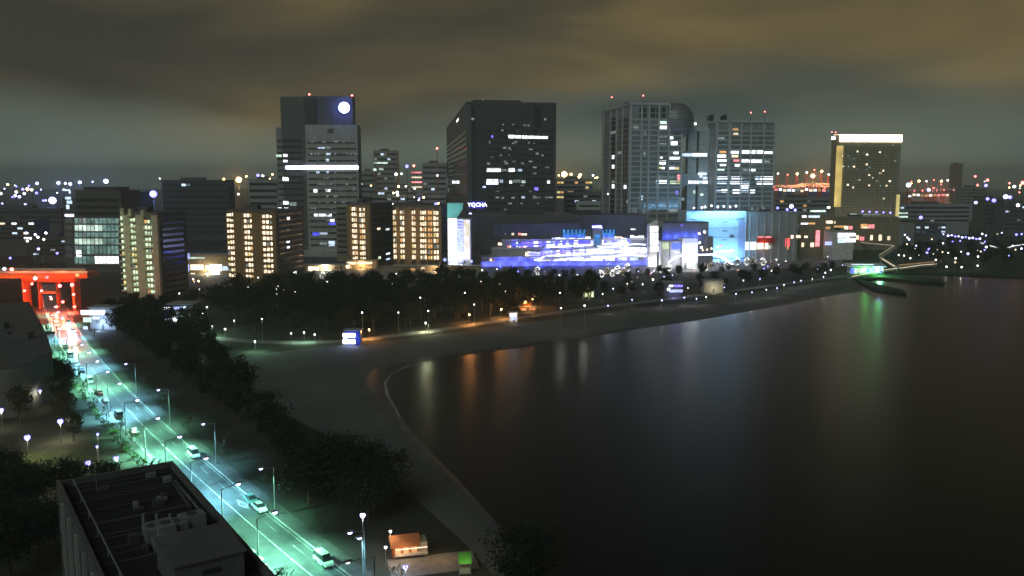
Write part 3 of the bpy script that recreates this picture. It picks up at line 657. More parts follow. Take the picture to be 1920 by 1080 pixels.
# ================================================================== apartment blocks
def apartment(label, ua, ub, D, theta, vtop, uside, cols, rows, v0, dv, lit, wall, pier, slope=0.0, skip=(), glow=None, dvn=1.0):
    b = Bld('apartment_block', label, 'apartments', ua, ub, D, theta, vtop=vtop, uside=uside, depth=16)
    YB = 1.7
    b.box('main_block', 0, b.w, YB, b.d, 0, b.H, wall)
    b.box('parapet', -.2, b.w + .2, YB - .2, b.d + .2, b.H, b.H + 1.1, wall)
    b.box('stair_house', b.w * .3, b.w * .55, YB + 4, YB + 9, b.H + 1.1, b.H + 4, wall)
    xs = []
    for (ca, cb, _m) in cols: xs.append((b.fp(ca, (vtop + v0) / 2 + 40, YB)[0], b.fp(cb, (vtop + v0) / 2 + 40, YB)[0]))
    # walls between the balcony columns
    edges = [-.15] + [e for p in xs for e in p] + [b.w + .1]
    for i in range(0, len(edges), 2):
        a, c = edges[i], edges[i + 1]
        if c - a > .25: b.box('pier_wall', a, c, 0, YB, 0, b.H - .3, pier)
    for r in range(rows):
        for ci, (ca, cb, m) in enumerate(cols):
            um = (ca + cb) / 2
            _, zc = b.fp(um, v0 + dv * r + slope * (um - ua) , YB)
            hh = dv / F * D * .5
            x0, x1 = xs[ci]
            b.box('balcony_slab', x0, x1, .05, YB, zc - hh - .12, zc - hh + .12, wall)
            b.box('balcony_rail', x0, x1, 0, .12, zc - hh + .12, zc - hh + .95, pier)
            if (r, ci) in skip or zc - hh < 1: continue
            k = x1 - x0; nw = 3 if k > 4.2 else 2
            for q in range(nw):
                mm = m if random.random() > .16 else M[random.choice(('w_dim', 'w_orange', 'w_yellow'))]
                b.box('lit_window', x0 + k * (q + .14) / nw, x0 + k * (q + .84) / nw, YB - .12, YB + .1, zc - hh + .8, zc + hh - random.choice((.55, .7, .95)), mm)
    if glow:
        for ci in range(len(cols)):
            x0, x1 = xs[ci]
            for r in range(0, rows, 2):
                zc = b.fp((cols[ci][0] + cols[ci][1]) / 2, v0 + dv * r, YB)[1]
                point(b.o, 'balcony_fill_light', ((x0 + x1) / 2, -2.2, zc), glow[0], glow[1], .4)  # fill points hung in front, added for the glow on the piers
    # blank side with a few window rows
    zs = [b.sp((ub + uside) / 2 if b.right else (ua + uside) / 2, v0 + dv * r)[1] for r in range(rows)]
    xx = b.w if b.right else 0
    for z in zs:
        if z > 2:
            b.box('side_balcony', xx - .1 if b.right else -1.0, xx + 1.0 if b.right else .1, 3.5, b.d - 2, z - 1.3, z - .5, wall)
            b.box('window', xx - .1 if b.right else -.12, xx + .12 if b.right else .1, 4, b.d - 2.6, z - .4, z + .9, M['glass'])
    return b
warm = (1.0, .58, .22)
apA = apartment('slim apartment block with three columns of pale green lit balconies', 221, 290, 452, -16, 402, 345, [(227, 237, M['w_green']), (246, 260, M['w_green']), (272, 289, M['w_green'])], 14, 408, 10.9, None, M['conc_dark'], M['cream'], slope=.13, glow=(90, (.75, 1.0, .45)))
for u, v in ((228.5, 396), (243.5, 397), (267, 399)):
    x, z = apA.fp(u, v, .2); apA.box('pier_cap', x - .9, x + .9, -.2, 1.5, apA.H - 1, z + 1.5, M['cream'])
apB = apartment('warm lit apartment block with three balcony columns beside the bright forecourt', 420, 514, 528, -12, 397, 566, [(426, 441, M['w_warm']), (458, 475, M['w_warm']), (492, 513, M['w_warm'])], 13, 402, 10.3, None, M['conc_dark'], M['ochre'], slope=.05, glow=(110, warm))
for (u0, v0, u1, v1) in [(538, 407, 543, 412), (538, 430, 542, 433), (537, 452, 543, 456), (538, 462, 543, 467), (538, 485, 543, 489), (550, 509, 556, 514), (551, 523, 556, 528)]: apB.sw(u0, v0, u1, v1, M['w_white'] if v0 not in (430, 485) else M['w_dim'])
apC = apartment('narrow warm lit apartment block with an orange side wall, two balcony columns', 650, 692, 640, -14, 384, 735, [(660, 671, M['w_warm']), (674, 686, M['w_warm'])], 10, 391, 10.3, None, M['conc_dark'], M['ochre'], slope=.06, glow=(170, warm))
for (u0, v0, u1, v1, m) in [(707, 427, 713, 431, 'w_warm'), (709, 481, 714, 486, 'w_green'), (723, 428, 730, 432, 'w_white'), (724, 472, 731, 477, 'w_white'), (724, 494, 731, 499, 'w_white'), (724, 483, 731, 488, 'w_cool')]: apC.sw(u0, v0, u1, v1, M[m])
apD = apartment('wide orange apartment block full of lit balconies left of the white sign wall', 735, 826, 628, -8, 388, 838, [(737, 744, M['w_warm']), (750, 759, M['w_warm']), (772, 780, M['w_warm']), (787.5, 800, M['w_warm']), (802, 811, M['w_orange']), (812.5, 823, M['w_warm'])], 10, 397.5, 10.5, None, M['conc_dark'], M['ochre'], slope=0.02, glow=(170, warm))
apE = Bld('apartment_block', 'unlit grey apartment slab left of the narrow warm block', 'apartments', 628, 650, 655, -14, vtop=387, depth=14)
apE.box('main_block', 0, apE.w, 0, apE.d, 0, apE.H, M['tan'])
for k in range(10):
    z = apE.fp(640, 392 + 10.3 * k)[1]
    if z > 3: apE.box('balcony', .6, apE.w - .6, -1.0, .1, z - 1.4, z - .4, M['conc_mid']); apE.box('window', 1, apE.w - 1, -.1, .2, z - .3, z + 1.2, M['glass'])
# ================================================================== left office with green-lit floors, dark slabs behind
of = Bld('office_block', 'low office block with pale green lit floors left of the apartments', 'office', 139, 224, 600, -6, vtop=357, uside=None, depth=26)
of.box('main_block', 0, of.w, .3, of.d, 0, of.H, M['conc_dark'])
xs_ = of.fp(118, 400, 4)[0]
of.box('side_wing', xs_, 0, 4, of.d, 0, of.fp(128, 372, 4)[1], M['conc_dark'])
of.box('roof_plant', 4, of.w - 6, 4, of.d - 4, of.H, of.H + 2.4, M['steel_dark'])
for (v0, v1, kind) in [(409, 419, 'd'), (422, 433, 'b'), (436, 444.5, 'd'), (447.5, 458, 'b'), (461, 476, 'd'), (480.5, 494, 'w')]:
    for k in range(11):
        ua = 140 + 7.6 * k; ub = ua + 6.9
        m = 'w_teal' if kind == 'd' else ('w_pale' if k < 7 - (v0 > 440) * 0 else 'w_teal')
        if kind == 'w': m = 'w_white' if k > 4 else 'w_teal'
        if kind == 'd' and random.random() < .18: m = 'w_dim'
        of.fw(ua, v0, ub, v1, M[m], y=.3)
    _, z = of.fp(180, v1 + 1.6, .3); of.box('floor_slab', -.2, of.w + .2, -.5, .4, z - .35, z + .35, M['conc_mid'])
for v in (410, 423, 436, 449, 462, 475):
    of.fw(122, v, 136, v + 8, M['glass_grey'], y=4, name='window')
for (v0, v1) in [(372, 379), (385, 392), (397, 404)]: of.fw(143, v0, 222, v1, M['glass'], y=.3, name='window_band')
of.fw(143, 469, 153, 482, M['w_white'], y=.25)
for (u0, v0, u1, v1) in [(117, 355, 131, 358), (129, 357, 132, 363), (122, 369, 133, 374), (125, 376, 135, 382), (124, 384, 130, 392)]: of.fw(u0, v0, u1, v1, M['w_cool'], y=3.9, name='lit_sign')
of.fw(122, 402, 138, 406, M['strip'], y=3.9, name='lit_sign')

def slab(label, ua, ub, D, vtop, mt='stone_dark', theta=0, rows=10, dv=10, lit=0, depth=22, litm=('w_dim', 'w_cool'), uside=None, cat='building', name='office_block', seed=0, base_v=None):
    b = Bld(name, label, cat, ua, ub, D, theta, vtop=vtop, depth=depth, uside=uside)
    rnd = random.Random(seed + int(ua) * 7 + int(vtop))
    b.box('main_block', 0, b.w, 0, b.d, 0, b.H, M[mt]); b.box('parapet', -.2, b.w + .2, -.2, b.d + .2, b.H, b.H + .9, M[mt])
    b.box('roof_plant', b.w * .25, b.w * .6, b.d * .3, b.d * .7, b.H + .9, b.H + 3.5, M['conc_dark'])
    h = dv / F * D
    nb = max(2, int(b.w / 4.5))
    for r in range(rows):
        z = b.H - h * (r + .9)
        if z < 2: break
        b.box('window_band', .8, b.w - .8, -.08, .3, z, z + h * .42, M['glass'])
        for k in range(nb):
            if rnd.random() < lit:
                x = .8 + (b.w - 1.6) * k / nb
                b.box('lit_window', x + .3, x + (b.w - 1.6) / nb - .3, -.16, .3, z + .1, z + h * .42 - .1, M[rnd.choice(litm)])
    return b
slab('huge unlit black slab block behind the warm lit apartments', 303, 428, 880, 339, 'stone_black', 3, 12, 11, .012)
slab('flat dark block right behind the orange floodlight', 466, 519, 1000, 337, 'conc_mid', 0, 6, 12, .0)
slab('dark low roofed hall behind the green lit office', 146, 262, 760, 362, 'stone_black', -3, 4, 9, .08, litm=('w_dim', 'w_orange'))
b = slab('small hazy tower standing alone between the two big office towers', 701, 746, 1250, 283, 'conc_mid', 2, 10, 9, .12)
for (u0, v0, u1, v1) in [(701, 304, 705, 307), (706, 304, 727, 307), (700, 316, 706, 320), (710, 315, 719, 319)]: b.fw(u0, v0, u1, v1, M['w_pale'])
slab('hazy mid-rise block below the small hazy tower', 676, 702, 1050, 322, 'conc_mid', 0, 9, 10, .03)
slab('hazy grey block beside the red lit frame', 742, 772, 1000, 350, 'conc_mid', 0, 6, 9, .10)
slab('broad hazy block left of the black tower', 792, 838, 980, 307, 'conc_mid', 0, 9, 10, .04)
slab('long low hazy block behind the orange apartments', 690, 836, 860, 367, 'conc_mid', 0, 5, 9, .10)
slab('dark mid-rise between the disc tower and the apartments', 632, 690, 800, 372, 'conc_dark', 0, 6, 9, .05)
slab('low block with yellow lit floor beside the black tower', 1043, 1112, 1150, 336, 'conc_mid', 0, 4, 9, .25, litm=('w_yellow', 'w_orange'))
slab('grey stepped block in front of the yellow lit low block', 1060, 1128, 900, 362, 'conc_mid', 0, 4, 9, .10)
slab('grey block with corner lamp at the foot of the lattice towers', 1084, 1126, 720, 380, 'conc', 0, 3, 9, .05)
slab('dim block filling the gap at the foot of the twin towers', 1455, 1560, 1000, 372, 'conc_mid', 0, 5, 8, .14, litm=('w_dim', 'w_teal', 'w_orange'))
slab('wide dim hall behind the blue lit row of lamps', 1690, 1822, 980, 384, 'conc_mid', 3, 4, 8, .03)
slab('tall dark chimney-like tower far away on the right', 1790, 1804, 2300, 307, 'conc_dark', 0, 10, 4, 0, depth=30, cat='tower', name='tower')
slab('dark slab block at the right end of the skyline', 1846, 1886, 1000, 372, 'stone_dark', 0, 6, 8, .02)
slab('dark block cut by the right edge of the picture', 1888, 1960, 950, 383, 'stone_dark', 0, 6, 8, .06)
slab('low hazy block behind the dark slab at right', 1808, 1850, 1300, 352, 'conc_mid', 0, 5, 6, .04)
slab('low dark terrace building below the row of blue lamps', 1690, 1780, 860, 421, 'conc_dark', 4, 2, 8, .1)
slab('low block with white lit upper floor at the left edge', -30, 60, 700, 413, 'conc_dark', 0, 4, 9, .35, litm=('w_white', 'w_cool', 'w_warm'))
slab('dark low block behind the raised orange road', 50, 120, 640, 447, 'conc_dark', 0, 4, 8, .10)
slab('dark flat block at the far left below the skyline', -40, 110, 820, 392, 'conc_dark', 0, 3, 9, .05)

# ================================================================== waterfront shopping mall
def polytube(parent, name, pts, r, m, seg=6):
    return tubes(parent, name, [(pts[i], pts[i + 1], r, r) for i in range(len(pts) - 1)], m, seg)
ml = Bld('shopping_mall', 'terraced waterfront shopping mall glowing blue and white behind the trees', 'mall', 905, 1250, 622, 5, H=36, depth=46)
W = ml.w
deck = [(0, 6.2), (6, 12.2), (12, 18.2)]
for i, (y, z) in enumerate(deck):
    ml.box('terrace_floor', -1 + i * 8, W + 2 - i * 6, y, ml.d, z - 6.2 + (0 if i == 0 else .0), z, M['conc'])
    ml.box('terrace_edge', -1.4 + i * 8, W + 2.4 - i * 6, y - .8, y + .1, z - .9, z + .15, M['white'])
ml.box('upper_hall', -12, W * .93, 20, ml.d, 0, 36, M['conc_dark'])
ml.box('upper_hall_step', 8, W * .55, 15, 20, 18.2, 30, M['conc_dark'])
ml.box('roof_plant', 20, 48, 26, 38, 36, 40, M['steel_dark']); ml.box('roof_plant', 70, 92, 28, 38, 36, 39, M['steel_dark'])
ml.box('west_wing', -16, -1.5, 4, 30, 0, 9, M['tan'])
rnd = random.Random(3)
def shop_row(v0, v1, u0, u1, y, step, pal, slope):
    u = u0
    while u < u1 - step * .5:
        ww = step * rnd.choice((.6, .8, 1.0, 1.3))
        dvv = slope * (u - u0)
        m = rnd.choice(pal)
        if m: ml.fw(u, v0 + dvv + rnd.choice((0, 0, 1, 2.5)), u + ww - .9, v1 + dvv, M[m], y=y, name='shop_window')
        u += ww
shop_row(489, 501, 935, 1000, 0, 8, ['b_blue', 'b_violet', 'b_violet', 'w_dim', None, None, 'w_cool'], -.04)
shop_row(486, 498, 1002, 1100, 0, 7, ['w_white', 'w_white', 'b_violet', 'w_warm', 'w_white', 'b_blue', None], -.04)
shop_row(483, 494, 1100, 1225, 0, 8, ['w_white', 'blue_white', 'w_white', 'b_violet', 'w_cool', 'w_dim'], -.03)
shop_row(471.5, 480, 985, 1100, 6, 7, ['w_white', 'w_white', 'blue_white', 'w_warm', 'b_violet', 'w_cool'], -.04)
shop_row(467, 475.5, 1100, 1215, 6, 7, ['w_white', 'blue_white', 'w_white', 'b_violet', 'w_white', 'w_dim'], -.03)
shop_row(453.5, 463, 968, 1062, 12, 7, ['b_violet', 'b_violet', 'b_blue', 'w_cool', None, 'b_violet', 'w_white'], -.02)
shop_row(449.5, 460.5, 1062, 1180, 12, 8, ['w_white', 'w_white', 'b_violet', 'blue_white', 'b_blue', None], -.03)
shop_row(446, 450, 1035, 1105, 14.8, 9, ['w_warm', 'w_white', 'w_white', 'blue_white'], -.03)
shop_row(444, 449, 1128, 1168, 19.8, 9, ['w_warm', 'w_white', 'w_warm'], -.03)
shop_row(441, 446, 1182, 1203, 19.8, 9, ['w_white', 'w_white'], 0)
shop_row(434, 438, 988, 1026, 19.8, 5, ['w_white', 'w_cool', 'w_white'], 0); shop_row(428, 431, 1175, 1205, 19.8, 6, ['w_white', 'w_cool', None], 0)
shop_row(455, 460, 934, 974, 14.8, 5, ['w_white', 'b_pink', 'w_warm', 'w_white'], 0); shop_row(437, 441, 946, 990, 14.8, 7, ['w_warm', None, 'b_pink', 'w_dim'], 0)
shop_row(461, 466, 952, 985, 11.8, 5, ['w_warm', 'w_white', None, 'b_pink'], 0)
shop_row(485, 494, 912, 932, -.0, 5, ['w_orange', 'w_warm', 'w_warm', None], 0)
def lit_rail(px, y, name='lit_rail', r=.34, m='strip'):
    pts = []
    for (u, v) in px:
        x, z = ml.fp(u, v, y); pts.append((x, y, z))
    polytube(ml.o, name, pts, r, M[m])
lit_rail([(922, 503), (940, 506), (975, 504), (1006, 501), (1012, 506)], -1.4); lit_rail([(1011, 513), (1024, 506), (1040, 500), (1064, 497), (1140, 494), (1200, 490), (1222, 489)], -1.6, r=.45)
lit_rail([(984, 483.5), (1020, 481), (1075, 477.5), (1110, 475)], 5); lit_rail([(1075, 477), (1130, 473.5), (1185, 470), (1245, 471)], 4.8, r=.42)
lit_rail([(996, 498), (1006, 490), (1020, 481)], -.6, name='lit_stair_rail', r=.4); lit_rail([(1000, 466.5), (1040, 463), (1070, 461.5), (1110, 459)], 11); lit_rail([(1124, 458), (1178, 455.5)], 11)
lit_rail([(1166, 457), (1180, 466), (1200, 470)], 3, name='lit_stair_rail', r=.5)
for (u, v0, v1) in [(1072, 457, 498), (1073.5, 457, 498), (1037, 467, 500), (1098, 462, 478)]:
    a = ml.fp(u, v0, -.9); b2 = ml.fp(u, v1, -.9); box(ml.o, 'mast_column', a[0] - .25, a[0] + .25, -1.1, -.6, max(0, b2[1]), a[1], M['white'])
ml.box('added_glow_wall', -2, W + 1, -6.4, -5.6, 0, 3.6, M['white']); ml.box('front_terrace', -2, W + 1, -5.6, -.9, 0, .5, M['conc'])  # wall added to catch the blue glow below the rails
for k in range(14):
    x = 2 + k * (W - 6) / 13; box(ml.o, 'fill_light_bar', x - .4, x + .4, -9.3, -8.9, 0, .5, M['steel_dark']); point(ml.o, 'wall_fill_light', (x, -9.0, 1.2), 1500, (.05, .07, 1.0), .3)  # blue fill lights and their bars, added to wash the wall
# curving neon ribbons along the terraces
def ribbon_neon(u0, u1, v0, amp, per, y, m='strip', r=.3):
    lit_rail([(u0 + (u1 - u0) * t / 24, v0 - (u0 + (u1 - u0) * t / 24 - u0) * .035 + amp * math.sin(t / 24 * 6.28 * per)) for t in range(25)], y, 'neon_ribbon', r, m)
ribbon_neon(925, 1010, 494, 2.5, 1.0, -1.0, 'b_blue', .7); ribbon_neon(1010, 1120, 489, 2.2, 1.5, -1.0); ribbon_neon(990, 1110, 476, 1.8, 1.2, 5.2, 'b_violet', .6); ribbon_neon(1110, 1215, 482, 2.0, 1.2, -1.2); ribbon_neon(960, 1100, 459, 1.5, 1.0, 11.2, 'b_blue', .7); ribbon_neon(1120, 1210, 462, 1.5, 1.0, 5.2)
# glass lift tower and blue light frames on the upper deck
a = ml.fp(1113, 430, 11.6); b2 = ml.fp(1127, 470, 11.6)
ml.box('lift_tower', a[0], b2[0], 8, 16, 6, a[1], M['conc_mid'])
for k in range(5): ml.fw(1114.5, 440 + 6.5 * k, 1125.5, 445 + 6.5 * k, M['b_cyan'] if k < 3 else M['w_teal'], y=8, name='lift_window')
a = ml.fp(1110, 420.5, 15); b2 = ml.fp(1129.5, 430.5, 15)
ml.box('sign_board', a[0], b2[0], 14.6, 15.2, b2[1], a[1], MATS['sign_navy'])
text(ml.o, 'sign_letters', 'HOTEL', ((a[0] + b2[0]) / 2, 14.5, (a[1] + b2[1]) / 2), 2.5, M['strip'], ext=.05)
for (u0, u1, n_) in [(1056, 1097, 6), (1128.5, 1152, 4)]:
    for k in range(n_):
        u = u0 + (u1 - u0 - 3) * k / (n_ - 1); ml.fw(u, 430.5, u + 3.2, 446.5, M['b_cyan'], y=13.8, name='blue_light_column', t=.4)
    ml.fw(u0, 437, u1, 439.5, M['b_cyan'], y=13.6, name='blue_light_beam', t=.3); ml.fw(u0, 441, u1, 446, M['b_blue'], y=14.2, name='blue_panel', t=.2)
# unseen fill lights added over the decks to brighten and tint them
for (u, v, y, p, c) in [(945, 494, -3, 2200, (.06, .08, 1)), (975, 493, -3, 2200, (.08, .1, 1)), (1005, 492, -3, 2200, (.1, .12, 1)), (1030, 474, 2.5, 1500, (.1, .13, 1)), (1060, 474, 2.5, 1500, (.12, .15, 1)), (1085, 486, -3, 2000, (.08, .1, 1)), (1120, 484, -3, 2200, (.12, .15, 1)), (1150, 481, -2, 1800, (.3, .34, 1)), (1180, 474, 1, 1500, (.7, .74, 1)), (1210, 474, 0, 1800, (.9, .9, 1)), (965, 456, 8, 600, (.1, .1, 1)), (1000, 455, 8, 600, (.1, .1, 1)), (1050, 452, 8, 700, (.3, .3, 1)), (1150, 449, 8, 700, (.3, .3, 1)), (1190, 447, 12, 500, (.15, .15, 1)), (1030, 508, -12, 3500, (.06, .08, 1)), (1100, 506, -12, 3500, (.06, .08, 1)), (960, 512, -12, 3500, (.06, .08, 1)), (1170, 504, -12, 3500, (.06, .08, 1))]:
    x, z = ml.fp(u, v, y); point(ml.o, 'deck_fill_light', (x, y, z + 1.0), p, c, .5)
# white lit pylon
py = Bld('sign_pylon', 'white lit slanted pylon rising right of the blue and white terraces', 'pylon', 1218, 1235, 612, 4, vtop=418, depth=5)
pv, pf = prism_geo([(0, 0), (py.w, 0), (py.w, 5), (0, 5)], 0, py.H); pv[7 - 1] = (py.w, 5, py.H + 2.5); pv[5] = (py.w, 0, py.H + 2.2); pv[4] = (0, 0, py.H - 1); pv[7] = (0, 5, py.H - 1)
link('pylon_body', mesh('pylon_body', pv, pf, M['white']), py.o)
for k in range(4):
    for j in range(3): py.fw(1219 + j * 5.4, 424 + 12.5 * k, 1223.2 + j * 5.4, 434.5 + 12.5 * k, M['w_white'], name='lit_panel', out=.2)
py.box('side_frame', py.w + .05, py.w + 3.6, 1, 4, 0, py.H + 2, M['steel_dark'])
dv_, df_ = tube_geo((py.w + 2, .4, py.H - .5), (py.w + 2, 1.1, py.H - .5), 2.4, 2.4, 20); link('round_sign', mesh('round_sign', dv_, df_, M['steel']), py.o)
point(py.o, 'pylon_light', (py.w / 2, -4, 4), 2500, (1, .98, .95), .5)
# bright entrance pavilion with flaring steps
en = Bld('entrance_pavilion', 'blazing white entrance pavilion with flaring steps, right of the pylon', 'pavilion', 1282, 1312, 600, 2, H=26, depth=14)
a = en.fp(1312, 447); en.box('lit_hall', 0, en.w, 0, 12, 0, a[1], M['white'])
en.fw(1282, 447, 1308, 455, M['blue_white'], name='lit_panel'); en.fw(1285, 457, 1307, 462, M['w_cool'], name='lit_panel'); en.fw(1284, 463, 1308, 478, M['blue_white'], name='lit_panel')
for k in range(9):
    z = 4.6 - k * .5; f = k / 8
    box(en.o, 'step', en.fp(1287 - 4 * f, 480)[0], en.fp(1298 + 6 * f, 480)[0], -1.2 - k * .9, -.2, z - .5 + .02, z, M['white'])
point(en.o, 'step_light', (4, -10, 9), 6000, (1, .97, 1), .6); point(en.o, 'step_light', (8, -5, 12), 4000, (.95, .97, 1), .6)
a = en.fp(1257, 453, 2); b2 = en.fp(1284, 469, 2); en.box('blue_room', a[0], b2[0], 2, 10, 0, a[1], M['white']); en.fw(1259, 455, 1283, 468, emis('lit_azure', (.12, .22, 1.0), 1.3, var=.2), y=2, name='lit_panel')
a = en.fp(1240, 453, 2.5); b2 = en.fp(1256, 469, 2); en.box('green_room', a[0], b2[0], 2.5, 10, 0, a[1], M['white']); en.fw(1242, 455, 1254, 467, M['w_green'], y=2.5, name='lit_panel')
def en_rail(px, y, r=.4):
    pts = [(en.fp(u, v, y)[0], y, en.fp(u, v, y)[1]) for u, v in px]; polytube(en.o, 'lit_rail', pts, r, M['strip'])
    for p in pts[::2]: tube(en.o, 'rail_post', (p[0], p[1], 0), p, .12, .12, M['white'], 5)
en_rail([(1253, 493), (1260, 487), (1271, 480), (1284, 478.5)], -2); en_rail([(1303, 478), (1338, 477), (1352, 482), (1364, 488.5), (1374, 496)], -2); en_rail([(1340, 472.5), (1358, 471), (1375, 469.5)], 3, .3)
for (u, v, m) in [(1311, 438, 'lamp_small'), (1321, 435, 'lamp_small'), (1312, 455, 'lamp_small'), (1315, 464, 'lamp_small'), (1318, 469, 'w_warm'), (1326, 468, 'w_warm'), (1334, 466, 'w_warm'), (1345, 463, 'w_warm'), (1352, 461, 'b_pink')]:
    x, z = en.fp(u, v, 1.0); tube(en.o, 'lamp_stem', (x, 1, 0), (x, 1, z), .1, .1, M['steel_dark'], 5); globe(en.o, 'lamp_globe', (x, 1, z), .8, M[m])
# dark hall behind with blue wash
dh = Bld('dark_hall', 'plain dark grey hall washed with blue light behind the entrance pavilion', 'hall', 1243, 1331, 632, 2, vtop=418, depth=20)
dh.box('main_block', 0, dh.w, 0, dh.d, 0, dh.H, M['conc_mid']); dh.box('step_block', dh.w, dh.w + 4.5, 2, dh.d, 0, dh.fp(1335, 444)[1], M['conc_mid'])
dh.box('parapet', -.2, dh.w + .2, -.2, dh.d, dh.H, dh.H + .7, M['conc_dark'])
for k in range(4):
    x = 4 + k * 7; box(dh.o, 'wash_fixture', x - .5, x + .5, -2.2, -1.6, 19.4, 19.9, M['steel_dark']); point(dh.o, 'wash_light', (x, -2.0, 20.3), 1500, (.05, .09, 1.0), .3)
dh.fw(1276, 420.5, 1281, 424, M['b_violet'])
# pale blue floodlit wall
bw = Bld('floodlit_wall_building', 'shop building with pale blue floodlit front reading 105', 'building', 1289, 1401, 650, 5, vtop=396, depth=24)
bw.box('main_block', 0, bw.w, 0, bw.d, 0, bw.H, mat('panel_pale', (.62, .70, .74), rough=.6, var=.1))
for (z) in (bw.H - 6.2, bw.H - 13, bw.H - 20):
    bw.box('panel_joint', .5, bw.w - .5, -.06, .1, z, z + .25, M['steel_dark'])
bw.box('corner_pier', bw.w - 5.8, bw.w - .4, -.5, .1, 0, bw.H - 8, mat('panel_mauve', (.42, .44, .62), var=.1)); bw.box('corner_edge', bw.w - .4, bw.w + .2, -.7, .2, 0, bw.H, M['white'])
a = bw.fp(1382, 449, 0)
text(bw.o, 'number_letters', '105', (bw.fp(1388, 412)[0], -.62, bw.fp(1388, 412)[1]), 4.4, M['stone_black'])
text(bw.o, 'shop_letters', 'DECKS', (bw.fp(1306, 397)[0], -.1, bw.fp(1306, 397.5)[1]), 3.4, mat('letter_blue', (.05, .12, .4)))
for (u0, v0, u1, v1) in [(1355, 415.5, 1364, 417), (1354, 432, 1364, 434), (1368, 440, 1376, 446), (1353, 449, 1363, 450.5), (1297, 410, 1302, 412)]: bw.fw(u0, v0, u1, v1, M['stone_dark'], name='wall_sign', out=.1)
al = bpy.data.lights.new('wall_floodlight', 'AREA'); al.energy = 15000; al.color = (.22, .56, 1.0); al.shape = 'RECTANGLE'; al.size = 40; al.size_y = 1.0
for k in range(2):
    box(bw.o, 'floodlight_bar', 1, bw.w - 1, -9.6, -9.2, bw.H + 1.0 if k else 3.0, (bw.H + 1.5) if k else 3.5, M['steel_dark'])
    link('wall_floodlight', al, bw.o, (bw.w / 2, -9, bw.H + .6 if k else 3.9), (R(66) if k else R(118), 0, 0))
for x in (1.5, bw.w / 2, bw.w - 1.5): box(bw.o, 'floodlight_bracket', x - .1, x + .1, -9.2, 0, bw.H + 1.1, bw.H + 1.3, M['steel_dark']); box(bw.o, 'floodlight_bracket', x - .1, x + .1, -9.2, 0, 3.1, 3.3, M['steel_dark'])
for (u, v) in [(1301, 390), (1316, 389.5), (1322, 388), (1334, 386), (1346, 388), (1357, 387), (1369, 388), (1380, 386.5)]:
    x, z = bw.fp(u, v, 3); tube(bw.o, 'roof_lamp_stem', (x, 3, bw.H - .1), (x, 3, z), .12, .12, M['steel_dark'], 5); globe(bw.o, 'roof_lamp', (x, 3, z), .8, M['lamp_small'])
# white billboard wall on the left of the mall
sw_ = Bld('sign_tower', 'glaring white billboard tower with a turquoise slanted top', 'sign tower', 839, 882, 606, -4, vtop=409, depth=8)
sw_.box('tower_block', 0, sw_.w, .3, 8, 0, sw_.H, M['conc_mid'])
sw_.fw(839.5, 409, 857, 496, M['w_white'], y=.3, name='lit_panel'); sw_.fw(857, 411, 869, 492, M['blue_white'], y=.3, name='lit_panel')
sw_.fw(869, 412, 881.5, 488, emis('lit_cream', (1, .92, .66), 1.1, var=.5, scale=.2, col2=(.85, .8, 1)), y=.3, name='lit_panel')
for k in range(3): sw_.fw(858, 415 + 5.5 * k, 868, 417 + 5.5 * k, M['b_violet'], y=.1, name='lit_lettering')
pts = [sw_.fp(u, v, .3) for u, v in [(838.5, 381), (866, 381), (865, 393), (855, 408), (838.5, 408)]]
pv = [(x, .3, z) for x, z in pts] + [(x, 7, z) for x, z in pts]
link('turquoise_top', mesh('turquoise_top', pv, [(0, 4, 3, 2, 1)[::-1], (5, 6, 7, 8, 9)[::-1]] + [(i, (i + 1) % 5, 5 + (i + 1) % 5, 5 + i)[::-1] for i in range(5)], emis('lit_turquoise', (.18, .72, .70), .75, var=.35, scale=.12)), sw_.o)
for x in (1, sw_.w * .45): box(sw_.o, 'top_post', x - .3, x + .3, 3, 3.6, sw_.H - 1, pts[4][1] + .5, M['steel_dark'])
for (u, v, r) in [(834, 487, 1.2), (842, 492, 1.0), (850, 489, 1.2), (858, 486, 1.1), (866, 488, 1.2), (874, 486, 1.0), (884, 490, 1.0)]:
    x, z = sw_.fp(u, v, -2.5); tube(sw_.o, 'entrance_post', (x, -2.5, 0), (x, -2.5, z), .12, .12, M['white'], 5); globe(sw_.o, 'entrance_lamp', (x, -2.5, z), r, M['blue_white'])
point(sw_.o, 'billboard_light', (sw_.w / 2, -8, 8), 6000, (.95, .98, 1), 1.0)

# ================================================================== right-hand shops
def shops(label, ua, ub, D, vtop, mt, wins, theta=3, depth=18, cols=0):
    b = Bld('shop_building', label, 'shops', ua, ub, D, theta, vtop=vtop, depth=depth)
    b.box('main_block', 0, b.w, 0, b.d, 0, b.H, M[mt]); b.box('parapet', -.3, b.w + .3, -.3, b.d, b.H, b.H + .8, M['conc_mid'])
    b.box('roof_plant', b.w * .3, b.w * .5, 5, 10, b.H + .8, b.H + 2.6, M['steel_dark'])
    for k in range(cols): 
        x = b.w * (k + .5) / cols; b.box('wall_pier', x - .5, x + .5, -.5, .1, 0, b.H - 1, M['conc'])
    for (u0, v0, u1, v1, m) in wins: b.fw(u0, v0, u1, v1, M[m], name='shop_window', out=.2)
    return b
b = shops('greenish dark hall with vertical ribs right of the pale blue wall', 1402, 1500, 655, 399, 'conc_mid', [(1385, 455, 1398, 466, 'w_white'), (1399, 454, 1419, 468, 'w_white'), (1420, 455, 1440, 467, 'w_warm'), (1440, 460, 1448, 467, 'w_pale'), (1418, 443, 1446, 446, 'b_pink'), (1473, 447, 1480, 462, 'b_red'), (1474, 462, 1478, 468, 'w_orange'), (1483, 441, 1490, 447, 'w_warm'), (1493, 441, 1501, 446, 'w_warm')], 2, cols=7)
